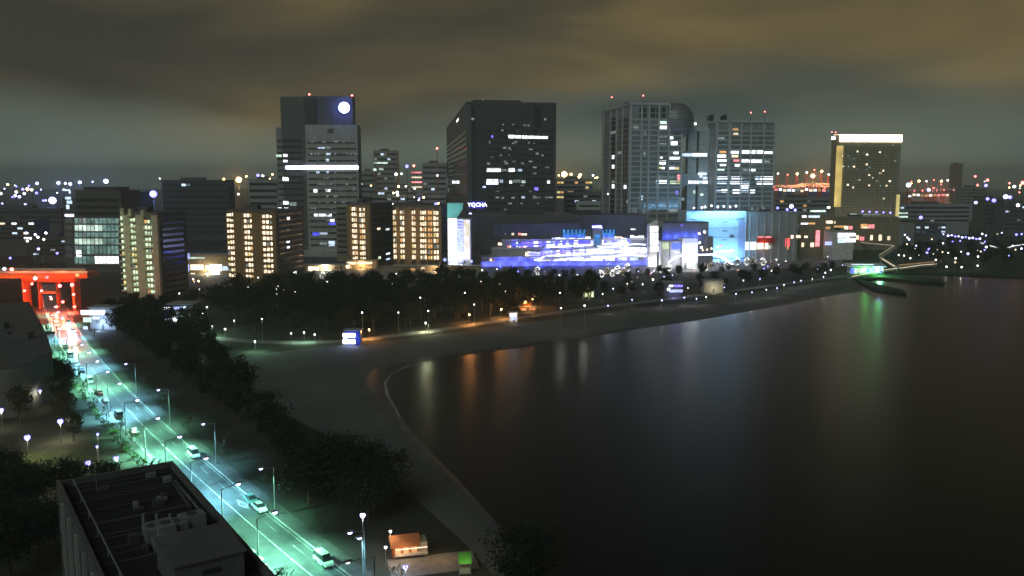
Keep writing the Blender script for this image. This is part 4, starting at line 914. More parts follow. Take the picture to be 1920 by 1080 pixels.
for (u0, v0, u1, v1, m) in [(1418, 446, 1450, 455, 'red')]: b.fw(u0, v0, u1, v1, M[m], name='canopy', t=3, out=3)
point(b.o, 'canopy_light', (b.fp(1432, 458, -5)[0], -5, b.fp(1432, 458, -5)[1]), 900, (1, .35, .25), .4)
for (u, v, m) in [(1410, 391, 'w_dim'), (1421, 390.5, 'w_dim'), (1432, 390, 'w_dim'), (1458, 390, 'lamp_blue'), (1476, 393, 'lamp_blue'), (1484, 387, 'lamp'), (1491, 394, 'lamp_blue')]:
    x, z = b.fp(u, v, 2); tube(b.o, 'roof_lamp_stem', (x, 2, b.H - .1), (x, 2, z), .12, .12, M['steel_dark'], 5); globe(b.o, 'roof_lamp', (x, 2, z), 1.0 if m != 'lamp' else 1.5, M[m])
shops('brown shop block with scattered orange shopfronts below the hotel', 1503, 1568, 690, 404, 'tan', [(1504, 404, 1512, 408, 'w_white'), (1516, 404, 1537, 408, 'w_cool'), (1502, 418, 1515, 420.5, 'w_white'), (1516, 417.5, 1528, 420.5, 'w_orange'), (1491, 420, 1498, 426, 'w_dim'), (1519, 394, 1548, 397.5, 'w_pale'), (1551, 387, 1556, 391, 'w_white'), (1503, 455, 1507, 463, 'w_warm'), (1520, 455, 1526, 463, 'w_warm'), (1530, 432, 1536, 462, 'b_pink'), (1508, 442, 1514, 446, 'w_warm'), (1549, 414, 1561, 419, 'w_warm'), (1548, 425, 1556, 431, 'w_orange')], 3)
shops('low white lit terminal with two bright floors beside the zigzag walkway', 1567, 1606, 668, 434, 'white', [(1571, 437, 1593, 445, 'w_white'), (1594, 437, 1604, 443, 'w_white'), (1571, 447, 1584, 455, 'w_cool'), (1585, 447, 1604, 454, 'w_white'), (1547, 453, 1559, 459.5, 'blue_white')], 2)
shops('long brown hotel podium with small orange lights', 1562, 1690, 760, 408, 'tan', [(1558, 415, 1566, 419, 'w_warm'), (1562, 423, 1585, 427, 'w_orange'), (1583, 424, 1590, 430, 'w_warm'), (1592, 424, 1598, 430, 'b_pink'), (1614, 420, 1626, 427, 'w_orange'), (1628, 421, 1639, 428, 'b_pink'), (1615, 425, 1628, 428, 'w_warm'), (1560, 432, 1566, 437, 'w_orange'), (1632, 441, 1636, 450, 'w_warm'), (1648, 440, 1653, 451, 'w_warm'), (1664, 443, 1669, 450, 'w_warm'), (1605, 441, 1610, 449, 'w_warm'), (1612, 444, 1620, 451, 'b_pink'), (1684, 398, 1702, 401, 'w_pale'), (1684, 405, 1702, 408, 'w_pale')], 4, depth=12)

# ================================================================== walkways, jetty and pavilion at the right
def walkway(name, label, px, z, wdt, m_deck, rails=True, m='strip', r=.25, cat='walkway', posts=True):
    pts = [G(u, v, z) for u, v in px]
    o = thing(name, label, cat, (pts[0].x, pts[0].y, 0)); off = Vector((pts[0].x, pts[0].y, 0))
    vs, fs = [], []
    L_, R_ = [], []
    for i, p in enumerate(pts):
        d = (pts[min(i + 1, len(pts) - 1)] - pts[max(i - 1, 0)]).normalized(); nn = Vector((-d.y, d.x, 0)) * wdt / 2
        q = p - off
        for s_ in (1, -1):
            c = q + nn * s_; vs += [(c.x, c.y, z), (c.x, c.y, z - .5)]
        L_.append(q + nn + Vector((0, 0, 1.0))); R_.append(q - nn + Vector((0, 0, 1.0)))
    for i in range(len(pts) - 1):
        a = 4 * i; b_ = a + 4
        fs += [(a, a + 2, b_ + 2, b_), (a + 1, b_ + 1, b_ + 3, a + 3), (a, b_, b_ + 1, a + 1), (a + 2, a + 3, b_ + 3, b_ + 2)]
    fs += [(0, 1, 3, 2), (len(vs) - 4, len(vs) - 2, len(vs) - 1, len(vs) - 3)]
    link('deck', mesh('deck', vs, fs, m_deck), o)
    polytube(o, 'lit_rail', R_, r, M[m]); polytube(o, 'rail', L_, .08, M['steel'])
    for i, p in enumerate(pts):
        q = p - off; tube(o, 'support', (q.x, q.y, -2.5), (q.x, q.y, z - .4), .35, .35, M['conc_mid'], 6)
        for p2 in (L_[i], R_[i]): tube(o, 'rail_post', p2 - Vector((0, 0, 1.0)), p2, .08, .08, M['steel'], 5)
    return o
walkway('footbridge', 'zigzag footbridge with pink white lit rail beside the white terminal', [(1606, 455), (1640, 459), (1680, 462.5), (1668, 471), (1652, 481)], 6, 3, M['conc_mid'], r=.1, m='w_warm')
walkway('footbridge', 'short lit ramp below the zigzag footbridge', [(1653, 484), (1662, 490), (1682, 502)], 3, 3, M['conc'], r=.2, m='w_warm')
walkway('jetty', 'long jetty with a dotted pink white rail reaching over the inlet', [(1592, 521), (1625, 514), (1655, 508), (1690, 504), (1725, 499), (1752, 497)], 1.6, 3.4, M['conc_mid'], r=.12, m='w_warm')
walkway('quay_walk', 'upper orange lit quay walk behind the jetty', [(1680, 499), (1715, 496), (1760, 491)], 1.2, 4, M['conc'], r=.16, m='w_orange')
walkway('quay_walk', 'curving lit walk at the right edge of the picture', [(1843, 457), (1862, 463), (1878, 469), (1895, 463), (1930, 458)], 5, 4, M['conc'], r=.2, m='w_white')
pvn = Bld('quay_pavilion', 'quayside pavilion lit green and blue under a white canopy', 'pavilion', 1598, 1672, 566, -4, H=8, depth=9)
pvn.box('pavilion_room', 2, pvn.w - 2, 1, 8, 0, 4.2, M['white'])
pv, pf = prism_geo([(0, 0), (pvn.w, 0), (pvn.w, 9), (0, 9)], 4.6, 5.0); pv[6] = (pvn.w, 9, 6.6); pv[7] = (0, 9, 6.6); link('canopy', mesh('canopy', pv, pf, M['white']), pvn.o)
for k in range(7): pvn.box('canopy_post', .3 + k * (pvn.w - .8) / 6, .5 + k * (pvn.w - .8) / 6, .2, .4, 0, 4.7, M['steel'])
for k, m in enumerate(['b_blue', 'w_cool', 'w_green', 'lamp_green', 'w_green', 'b_blue', 'blue_white', 'b_violet', 'w_white', 'b_blue']):
    x = 2.4 + k * (pvn.w - 5) / 10; pvn.box('shop_window', x, x + (pvn.w - 5) / 10 - .35, .85, 1.1, .6, 3.6, M[m])
pvn.box('roof_light', 3, pvn.w - 8, 2, 2.5, 6.0, 6.4, M['w_cool'])
point(pvn.o, 'green_light', (pvn.w * .45, -3, 3.4), 5000, (.12, 1.0, .16), .5); point(pvn.o, 'blue_light', (pvn.w * .8, -3, 5), 2500, (.3, .35, 1), .5); point(pvn.o, 'green_light', (pvn.w * .7, -9, 3.0), 9000, (.12, 1.0, .16), .5)
# raised orange road with red lit piers over the street
br = thing('elevated_road', 'raised road with orange lit edge crossing the street at left', 'bridge', AT(90, 540, 405).xy.to_3d())
bo = br.location.copy()
def brb(name, u0, v0, u1, v1, y0, y1, m):
    a = AT(u0, v0, y0) - bo; c = AT(u1, v1, y0) - bo
    return box(br, name, a.x, c.x, y0 - bo.y, y1 - bo.y, max(0, c.z), a.z, m)
brb('deck', -160, 512, 164, 522, 405, 417, M['orange']); brb('deck_edge', -160, 508, 164, 512.5, 404.5, 405.4, M['conc']); brb('far_edge', -160, 503, 160, 507, 416, 417.2, M['conc'])
for (u0, u1) in [(40, 48), (133, 142), (-60, -50)]: brb('pier', u0, 522, u1, 590, 407, 413, M['orange'])
for (u0, u1) in [(70, 76), (104, 110)]: brb('pier', u0, 530, u1, 590, 410, 413, M['orange'])
brb('arch', 74, 546, 106, 551, 408, 412, M['ochre'])
brb('cross_beam', 40, 522, 142, 529, 407.5, 412.5, M['orange'])
for (u, v, p) in [(46, 545, 5200), (60, 532, 4200), (78, 545, 5200), (96, 560, 7000), (106, 575, 6000), (118, 566, 5200), (138, 552, 6000), (140, 575, 5200)]:
    a = AT(u, v, 400) - bo; box(br, 'lamp_bracket', a.x - .2, a.x + .2, a.y, 405.5 - bo.y, a.z + .5, a.z + .7, M['steel_dark']); globe(br, 'red_lamp', a, .55, M['lamp_red']); point(br, 'red_light', a + Vector((0, -.9, -.3)), p, (1.0, .10, .05), .4)
for (u, v, p) in [(5, 530, 1500), (40, 500, 1300), (110, 502, 1300), (150, 500, 900)]:
    a = AT(u, v, 402) - bo; box(br, 'lamp_bracket', a.x - .15, a.x + .15, a.y, 405 - bo.y, a.z + .5, a.z + .7, M['steel_dark']); point(br, 'orange_light', a, p, (1.0, .42, .12), .4)
for (u, v, m) in [(112, 536, 'lamp_red'), (135, 534, 'lamp_red'), (145, 516, 'w_yellow'), (66, 522, 'lamp_small'), (88, 520, 'b_pink'), (22, 505, 'lamp_red'), (8, 504, 'w_white')]:
    a = AT(u, v, 403.5) - bo; globe(br, 'signal_lamp', a, .8, M[m])
    box(br, 'lamp_bracket', a.x - .12, a.x + .12, a.y, 405.4 - bo.y, a.z - .15, a.z + .15, M['steel_dark'])

# ================================================================== far lights: harbour masts, cranes
def mast(label, u, v, D, m, r, cat='light mast', group=None, light=None, arm=True):
    p = AT(u, v, D); o = thing('floodlight_mast', label, cat, (p.x, p.y, 0), 0, group)
    tube(o, 'pole', (0, 0, 0), (0, 0, p.z), .5, .25, M['steel_dark'], 6)
    if arm: box(o, 'lamp_bar', -r * 1.3, r * 1.3, -.2, .2, p.z - .2, p.z + .2, M['steel_dark'])
    globe(o, 'lamp', (0, -.6, p.z + .1), r, M[m])
    if light: point(o, 'light', (0, -r - 1.5, p.z), light[0], light[1], 1.0)
    return o
mast('blazing orange floodlight above the dark roofs left of the disc tower', 448, 337, 1240, 'lamp_orange', 3.6, light=(260000, (1, .42, .08)))
mast('blazing orange floodlight just right of the black tower', 1058, 327, 1240, 'lamp_orange', 3.8, light=(260000, (1, .45, .12)))
mast('smaller orange floodlight beside the blazing one right of the black tower', 1088, 328, 1240, 'lamp_orange', 1.8)
mast('pair lamp at the right end of the yellow lit low block', 1112, 329, 1240, 'lamp', 1.4)
mast('big blue white floodlight above the green lit office', 288, 364, 720, 'lamp_blue', 3.0, light=(45000, (.2, .3, 1)))
mast('big white floodlight with blue rim at far left', 99, 376, 900, 'lamp', 3.6, light=(45000, (.25, .35, 1)))
mast('white lit mast just below the big white floodlight at far left', 97, 397, 860, 'lamp', 2.6)
mast('large bluish lamp on the far left horizon, right of its row', 199, 340, 1500, 'lamp', 4.0, light=(120000, (.2, .3, 1)))
for k, (u, v, r) in enumerate([(70, 344, 3.2), (110, 343, 3.6), (123, 344, 2.6), (132, 345, 3.4), (150, 342, 3.4), (174, 341, 1.8)]):
    mast('bluish horizon lamp at far left, %s of the row from the left' % ORD[k], u, v, 1500, 'lamp', r * .8, group='lamps on the far left horizon', light=(90000, (.15, .28, 1)) if k in (1, 4) else None)
for k, (u, v, m) in enumerate([(29, 367, 'lamp'), (31, 360, 'lamp_small'), (37, 369, 'lamp'), (43, 355, 'lamp_blue'), (46, 363, 'lamp_small'), (52, 355, 'lamp_orange'), (60, 356, 'lamp_small'), (69, 362, 'lamp_blue'), (2, 363, 'lamp_small')]):
    mast('small lamp in the cluster at far left, %s from its left end' % ORD[k], u, v, 1100, m, 1.7, group='lamp cluster at far left')
for k, (u, v, m) in enumerate([(50, 437, 'lamp'), (58, 447, 'lamp_small'), (67, 440, 'lamp'), (72, 445, 'lamp_small'), (83, 449, 'lamp_small'), (73, 467, 'lamp'), (108, 475, 'lamp_blue'), (20, 484, 'lamp_blue'), (87, 437, 'lamp_small'), (52, 452, 'lamp_small')]):
    mast('street light among the dark low blocks at left, %s in order' % ORD[k], u, v, 600, m, .8, cat='street light', group='lights among the low blocks at left')
for k, (u, v, m, r) in enumerate([(763, 312, 'lamp_blue', 1.6), (776, 311, 'lamp_red', 1.2), (743, 327, 'lamp_small', 1.5), (753, 326, 'lamp_small', 1.0), (745, 361, 'lamp_small', 1.4), (746, 366, 'lamp_small', 1.4), (817, 383, 'lamp_blue', 1.4), (882, 402, 'lamp', 1.2)]):
    mast('roof light between the disc tower and the black tower, %s from left' % ORD[k], u, v, 850 if k < 7 else 700, m, r, cat='light', group='roof lights between the two office towers')
for k, (u, v, m, r) in enumerate([(462, 331, 'lamp_orange', 1.2), (484, 329, 'lamp_blue', 2.4), (493, 330, 'lamp_small', 1.8), (506, 336, 'lamp_orange', 1.2), (511, 327, 'lamp_orange', 1.2), (447, 364, 'lamp_small', 1.6), (300, 335, 'lamp_small', 1.2), (420, 336, 'lamp_orange', 1.4)]):
    mast('small skyline lamp left of the disc tower, %s of them' % ORD[k], u, v, 1300, m, r, group='skyline lamps left of the disc tower')
for k, (u, v, m, r) in enumerate([(1848, 348, 'lamp_blue', 1.6), (1851, 338, 'lamp_red', 1.3), (1828, 331, 'lamp_red', 1.0), (1829, 380, 'lamp', 1.4), (1851, 373, 'lamp_blue', 1.6), (1863, 376, 'lamp_blue', 2.0), (1885, 369, 'lamp', 2.2), (1893, 370, 'lamp_blue', 1.8), (1901, 350, 'lamp_small', 1.6), (1917, 343, 'lamp_red', 1.8), (1908, 385, 'lamp_small', 1.6), (1726, 408, 'lamp_blue', 1.8), (1703, 347, 'lamp_small', 2.2), (1905, 440, 'lamp_blue', 1.2), (1915, 439, 'lamp_blue', 1.0)]):
    mast('lamp over the dark blocks at far right, %s in order' % ORD[k], u, v, 900, m, r, group='lamps over the dark blocks at far right')
# antenna mast and red lit frame between the towers
am = thing('antenna_mast', 'thin red tipped antenna mast left of the black tower', 'antenna', AT(820, 320, 970).xy.to_3d())
zt_ = AT(820, 279, 970).z
tube(am, 'pole', (0, 0, 0), (0, 0, zt_), 1.0, .35, M['red'], 6); globe(am, 'tip_lamp', (0, -.3, zt_ + .5), 1.1, M['lamp_red'])
for k in range(4): box(am, 'cross_arm', -1.6, 1.6, -.2, .2, zt_ - 4 - k * 6, zt_ - 3.5 - k * 6, M['white'])
globe(am, 'lamp', (0, -1.2, AT(820, 329, 970).z), 1.1, M['lamp_small'])
rf_ = Bld('lit_frame', 'red and cream lit scaffold frame between the two office towers', 'frame', 772, 791, 990, 0, vtop=322, depth=6)
z_a = rf_.fp(780, 352)[1]
rf_.box('base_block', 0, rf_.w, 0, 6, 0, z_a, M['conc_mid'])
for x in (0, rf_.w * .45, rf_.w - .8): rf_.box('post', x, x + .8, 0, .8, z_a, rf_.H, M['red'])
for k in range(4): rf_.box('lit_beam', 0, rf_.w, -.3, .1, z_a + k * (rf_.H - z_a) / 3.3, z_a + k * (rf_.H - z_a) / 3.3 + 1.6, M['w_warm'] if k % 2 == 0 else M['b_pink'])
# harbour cranes
def crane(label, u, vtop, D, lamps, flip=1, scale=1.0, group=None):
    p = AT(u, vtop, D); o = thing('harbour_crane', label, 'crane', (p.x, p.y, 0), 0, group); H = p.z; s = scale
    for x in (-7 * s, 7 * s):
        for y in (-6, 6): tube(o, 'leg', (x, y, 0), (x * .9, y, H * .62), .9, .7, M['red'], 6)
    for y in (-6, 6): box(o, 'portal_beam', -8 * s, 8 * s, y - .6, y + .6, H * .3, H * .33, M['white'])
    box(o, 'boom', -26 * s * flip, 34 * s * flip, -2, 2, H * .62, H * .66, M['white'])
    tube(o, 'top_frame', (-3 * s, 0, H * .64), (0, 0, H), .7, .4, M['red'], 6); tube(o, 'top_frame', (3 * s, 0, H * .64), (0, 0, H), .7, .4, M['red'], 6)
    tube(o, 'stay', (0, 0, H), (30 * s * flip, 0, H * .66), .25, .25, M['steel_dark'], 5); tube(o, 'stay', (0, 0, H), (-22 * s * flip, 0, H * .66), .25, .25, M['steel_dark'], 5)
    for (x, zf, m, r) in lamps: globe(o, 'crane_lamp', (x * s, -3.2, H * zf), r, M[m])
    return o
LK = [[(0, .98, 'lamp_small', 2.2), (20, .6, 'b_pink', 1.6), (-10, .6, 'lamp_red', 1.4), (0, .3, 'lamp_small', 2.0), (8, .1, 'w_orange', 3)], [(0, .99, 'lamp_red', 1.5), (10, .6, 'b_pink', 2.0), (-8, .32, 'lamp_small', 2.4), (5, .15, 'w_teal', 3)], [(0, .97, 'lamp_orange', 2.4), (-12, .6, 'b_pink', 2), (6, .4, 'lamp_small', 2.6), (0, .1, 'w_orange', 3.4)]]
for k, (u, v) in enumerate([(1458, 324), (1476, 327), (1494, 324), (1512, 322), (1526, 318), (1540, 319), (1553, 326)]):
    crane('red and white harbour crane between the twin towers and hotel, %s from left' % ORD[k], u, v, 1900, LK[k % 3], 1 if k % 2 else -1, .8, 'harbour cranes left of the hotel')
for k, (u, v) in enumerate([(1708, 340), (1722, 338), (1736, 339), (1750, 337), (1764, 338), (1776, 337)]):
    crane('red and white harbour crane right of the hotel, %s from left' % ORD[k], u, v, 2100, LK[(k + 1) % 3], 1 if k % 2 else -1, .8, 'harbour cranes right of the hotel')
mast('orange floodlight glowing among the cranes left of the hotel', 1524, 330, 1880, 'lamp_orange', 4.0, light=(700000, (1, .4, .15)))
mast('pink white floodlight among the cranes right of the hotel', 1741, 356, 2000, 'lamp', 3.6, light=(350000, (1, .35, .3)))
def stack(label, u0, u1, v0, v1, D, ms, n, seed):
    o = Bld('container_stack', label, 'containers', u0, u1, D, 0, H=40, depth=12); rr = random.Random(seed)
    for k in range(n):
        x = o.w * k / n; z = AT(900, v0 + rr.uniform(0, 3), D).z
        box(o.o, 'container', x, x + o.w / n - .6, 0, 12, 0, max(2.6, z), M[rr.choice(('terracotta', 'conc_mid', 'red', 'blue'))])
        box(o.o, 'self_lit_side', x + 1, x + o.w / n - 1.6, -.3, .1, max(.4, z - 6), max(2, z - 1.2), M[rr.choice(ms)])  # emissive panels put the floodlight into the container sides
stack('container rows with self-glowing sides under the cranes left of the hotel', 1452, 1558, 352, 364, 1850, ('w_warm', 'w_orange', 'b_pink', 'w_white', 'w_teal'), 13, 1)
stack('container rows with self-glowing sides under the cranes right of the hotel', 1704, 1782, 362, 372, 2050, ('w_white', 'b_pink', 'w_warm', 'w_orange'), 10, 2)

rf2 = random.Random(44)
def lights_band(label, group, n_, u0, u1, v0, v1, D0, D1, ms, r0, r1, cat='light mast'):
    pts = sorted((rf2.uniform(u0, u1), rf2.uniform(v0, v1)) for _ in range(n_))
    for k, (u, v) in enumerate(pts):
        D = D0 + (D1 - D0) * (v1 - v) / max(1e-3, v1 - v0); mast(label % ORD[k], u, v, D, rf2.choice(ms), rf2.uniform(r0, r1), cat=cat, group=group)
lights_band('small far left city light under the skyline, %s counting from the left', 'small city lights at far left', 26, 0, 125, 345, 440, 750, 1400, ('lamp', 'lamp_blue', 'lamp_blue', 'lamp_small', 'lamp_orange'), .8, 1.9)
lights_band('orange skyline light between the black tower and the twin towers, %s from left', 'orange skyline lights right of the black tower', 9, 1045, 1126, 324, 346, 1245, 1300, ('lamp_orange', 'lamp_orange', 'lamp_small'), .8, 1.6)
lights_band('little light between the disc tower and black tower, %s from left', 'little lights between the office towers', 14, 675, 836, 340, 384, 840, 850, ('lamp_small', 'lamp_orange', 'lamp_small', 'lamp_blue'), .5, 1.0)
lights_band('little light on the right shore under the skyline, %s counting from left', 'little lights on the right shore', 34, 1690, 1915, 436, 492, 560, 800, ('lamp_small', 'lamp', 'lamp_blue', 'w_warm'), .45, .8, 'street light')
lights_band('harbour light far behind the hotel at right, %s counting from left', 'harbour lights far right', 14, 1700, 1915, 335, 368, 1950, 2000, ('lamp_red', 'lamp_small', 'lamp_red', 'lamp_orange'), 1.2, 2.4)

# ================================================================== trees
rng = np.random.default_rng(11)
def crown_mesh(name, rx, rz, zc, clumps, leaves, size, m, flat=.8):
    """leaf-sized quads gathered in clumps through the crown's volume"""
    V, n = [], 0
    d = rng.normal(size=(clumps, 3)); d /= np.linalg.norm(d, axis=1)[:, None]
    rad = rng.uniform(.25, 1.0, clumps) ** .6
    lump = rng.uniform(.78, 1.15, clumps)
    c = d * (rad * lump)[:, None] * np.array([rx, rx, rz]) + np.array([0, 0, zc])
    c[:, 2] = np.maximum(c[:, 2], zc - rz * .75)
    cr = rng.uniform(.16, .30, clumps) * rx
    P = np.repeat(c, leaves, 0) + rng.normal(size=(clumps * leaves, 3)) * np.repeat(cr, leaves)[:, None] * np.array([1, 1, flat]) * .75
    K_ = len(P)
    a = rng.normal(size=(K_, 3)); a /= np.linalg.norm(a, axis=1)[:, None]
    b = rng.normal(size=(K_, 3)); b -= a * (a * b).sum(1)[:, None]; b /= np.linalg.norm(b, axis=1)[:, None]
    s = rng.uniform(.6, 1.3, K_)[:, None] * size
    q = np.stack([P - a * s, P - b * s * .6, P + a * s, P + b * s * .6], 1).reshape(-1, 3)
    me = bpy.data.meshes.new(name); me.vertices.add(len(q)); me.vertices.foreach_set("co", q.astype(np.float32).ravel())
    me.loops.add(len(q)); me.loops.foreach_set("vertex_index", np.arange(len(q), dtype=np.int32))
    me.polygons.add(K_); me.polygons.foreach_set("loop_start", np.arange(0, len(q), 4, dtype=np.int32))
    me.materials.append(m); me.update(calc_edges=True); me.validate(); return me
def branch_geo(h, spread, seed, depth=3, n0=5, r0=.22, top=.55):
    rr = random.Random(seed); segs = []
    def grow(p, d, ln, r, lev):
        q = p + d * ln; segs.append((p, q, r, r * .62))
        if lev == 0: return
        for k in range(rr.choice((2, 3, 3))):
            nd = (d + Vector((rr.uniform(-1, 1), rr.uniform(-1, 1), rr.uniform(-.25, .7))) * spread).normalized()
            grow(p + d * ln * rr.uniform(.55, 1), nd, ln * rr.uniform(.55, .75), r * .55, lev - 1)
    tr = Vector((rr.uniform(-.05, .05), rr.uniform(-.05, .05), 1)).normalized(); fork = tr * h * top
    segs.append((Vector((0, 0, -.1)), fork, r0, r0 * .75))
    for k in range(n0):
        a = 2 * math.pi * k / n0 + rr.uniform(-.4, .4)
        grow(fork * rr.uniform(.72, 1), Vector((math.cos(a) * .8, math.sin(a) * .8, rr.uniform(.7, 1.3))).normalized(), h * rr.uniform(.16, .24), r0 * .55, depth)
    V, Fs = [], []
    for (p, q, a, b) in segs:
        v, f = tube_geo(p, q, max(a, .025), max(b, .018), 5, len(V)); V += v; Fs += f
    return V, Fs
TV = []
for k in range(6):
    h = 10.0; rx = rng.uniform(3.0, 4.0); rz = rng.uniform(3.2, 4.2)
    tm = mesh('trunk_mesh', *branch_geo(h, .55, 100 + k, 1, 5, .26, .42), M['bark'])
    TV.append((tm, crown_mesh('crown_mesh', rx, rz, h - rz * .95, 46, 30, .34, M['leaf'] if k % 2 else M['leaf2'])))
TN = []                                # denser crowns for the nearest trees
for k in range(3):
    h = 10.0; rx, rz = 4.2, 3.8
    TN.append((mesh('trunk_mesh', *branch_geo(h, .55, 140 + k, 2, 6, .28, .4), M['bark']), crown_mesh('crown_mesh', rx, rz, h - rz * .95, 95, 60, .2, M['leaf'])))
TB = [mesh('bare_mesh', *branch_geo(8.0, .6, 200 + k, 4, 5, .14, .38), M['bark']) for k in range(4)]
TBL = [crown_mesh('sparse_leaves', 2.0, 2.2, 5.8, 16, 12, .16, M['leaf_light']) for k in range(2)]
def tree(p, h, label, group, var=None, near=False, shared=True, name='tree', sq=1.0):
    tm, cm = random.choice(TN if near else TV)
    o = thing(name, label, 'tree', (p.x, p.y, p.z), random.uniform(0, 6.28), group, shared)
    s = h / 10.0
    link('trunk', tm, o, scale=(s, s, s)); link('crown', cm, o, scale=(s * sq * random.uniform(.9, 1.15), s * sq * random.uniform(.9, 1.15), s))
    return o
def inside(p, poly):
    c = False; n_ = len(poly)
    for i in range(n_):
        a, b = poly[i], poly[i - 1]
        if (a.y > p.y) != (b.y > p.y) and p.x < (b.x - a.x) * (p.y - a.y) / (b.y - a.y) + a.x: c = not c
    return c
def scatter(px, spacing, seed, keep=None):
    poly = [G(u, v) for u, v in px]; rr = random.Random(seed)
    x0, x1 = min(p.x for p in poly), max(p.x for p in poly); y0, y1 = min(p.y for p in poly), max(p.y for p in poly)
    out = []
    for _ in range(int(6 * (x1 - x0) * (y1 - y0) / spacing ** 2) + 50):
        p = Vector((rr.uniform(x0, x1), rr.uniform(y0, y1), 0))
        if inside(p, poly) and all((p - q).length > spacing for q in out):
            if 60 < p.y < 470 and abs(p.x - np.polyval(coef, p.y)) < 13: continue
            if keep and not keep(p): continue
            out.append(p)
    return out
for p in scatter([(392, 590), (480, 566), (620, 552), (800, 546), (1000, 545), (1110, 550), (1110, 568), (1000, 582), (900, 597), (800, 611), (700, 623), (640, 627), (520, 628), (440, 622)], 8.6, 1):
    tree(p, random.choice((8, 10, 11, 12.5, 14, 15)) * random.uniform(.92, 1.08), 'dark leafy tree in the wood between the beach and the apartments', 'trees of the beach wood')
for p in scatter([(1120, 548), (1400, 522), (1540, 506), (1580, 508), (1540, 518), (1400, 540), (1150, 566)], 13, 2):
    tree(p, random.uniform(5, 8), 'small dark tree in the park behind the right half of the beach', 'park trees behind the right beach')
for p in scatter([(560, 536), (720, 530), (900, 524), (1240, 514), (1420, 508), (1420, 512), (1240, 522), (900, 536), (560, 546)], 11.5, 3):
    tree(p, random.uniform(5, 8), 'dark tree in the row along the plaza before the mall', 'trees along the plaza')
for p in scatter([(175, 590), (300, 592), (385, 632), (412, 682), (440, 730), (500, 795), (560, 850), (540, 860), (470, 815), (410, 772), (330, 705), (240, 650), (185, 612)], 7.6, 4):
    tree(p, random.uniform(8, 12), 'dark tree in the belt between the lit street and the beach', 'tree belt right of the street')
for p in scatter([(0, 715), (80, 705), (140, 720), (190, 790), (150, 850), (60, 800), (0, 800)], 9, 5):
    tree(p, random.uniform(7, 10), 'dark park tree in the gardens left of the lit street', 'garden trees left of the street')
for p in scatter([(300, 580), (420, 556), (545, 545), (545, 556), (420, 572), (330, 598)], 9, 6):
    tree(p, random.uniform(6, 9), 'dark tree in front of the warm lit forecourt', 'trees before the forecourt')
for p in scatter([(1690, 470), (1800, 462), (1960, 470), (1960, 502), (1800, 500), (1720, 496)], 16, 7):
    tree(p, random.uniform(7, 11), 'dark tree in the wooded point at the right edge', 'trees of the right point')
for i, (u, v, h, lb) in enumerate([(580, 945, 11.5, 'big black tree above the lit bench, left in the large clump'), (645, 940, 12.5, 'big black tree standing in the middle of the large clump'), (700, 955, 11.5, 'big black tree at the beach side of the large clump'), (545, 872, 8.5, 'black tree at the upper left end of the large clump'), (620, 893, 9, 'black tree at the back of the large clump'), (690, 975, 10, 'black tree nearest the lamps at the foot of the clump'), (985, 1120, 11, 'lone black tree at the bottom edge beside the water')]):
    tree(G(u, v), h, lb, 'big trees near the beach', near=True, shared=False, sq=1.25)
for i, (u, v, h, lb) in enumerate([(20, 1090, 12, 'black tree in the bottom left corner'), (75, 1040, 10, 'black tree beside the left wall of the near block'), (15, 1000, 11, 'black tree at the left edge above the corner tree'), (70, 950, 9, 'black tree above the near block roof corner'), (130, 935, 8, 'low black tree just beyond the near block roof'), (10, 930, 10, 'black tree at the left edge below the lamps'), (200, 925, 7, 'small tree right of the yellow lit lawn')]):
    tree(G(u, v), h, lb, 'near trees at the left', near=True, shared=False)
# bare street trees, lit from above
yy = 112
k = 0
while yy < 345:
    for off in (-7.0,):
        p = road_pt(yy, off, .13); o = thing('street_tree', 'bare street tree on the left pavement, %s from the near end' % ORD[k], 'tree', p, random.uniform(0, 6), 'bare trees along the left pavement')
        s = random.uniform(.55, .8); link('trunk_and_branches', TB[k % 4], o, scale=(s, s, s)); link('sparse_leaves', TBL[k % 2], o, scale=(s, s, s))
    yy += 11.5 + 2 * (k % 3); k += 1
yy, k = 118, 0
while yy < 330:
    p = road_pt(yy, 8.3, .13); o = thing('street_tree', 'bare street tree on the right pavement, %s from the near end' % ORD[k], 'tree', p, random.uniform(0, 6), 'bare trees along the right pavement')
    s = random.uniform(.55, .75); link('trunk_and_branches', TB[(k + 1) % 4], o, scale=(s, s, s))
    yy += 21; k += 1
# low clipped shrubs at the left kerb
SH = [crown_mesh('shrub_mesh', 1.0, .6, .55, 16, 22, .11, M['leaf_light']) for _ in range(3)]
yy, k = 116, 0
while yy < 300:
    p = road_pt(yy, -HW - 3.2, .13); o = thing('shrub', 'low green shrub on the left pavement edge under the lamps', 'shrub', p, random.uniform(0, 6), 'shrubs along the left pavement', True)
    s = random.uniform(.8, 1.4); link('foliage', SH[k % 3], o, scale=(s, s, s)); tube(o, 'stem', (0, 0, -.05), (0, 0, .5), .06, .04, M['bark'], 5)
    yy += 4.6; k += 1
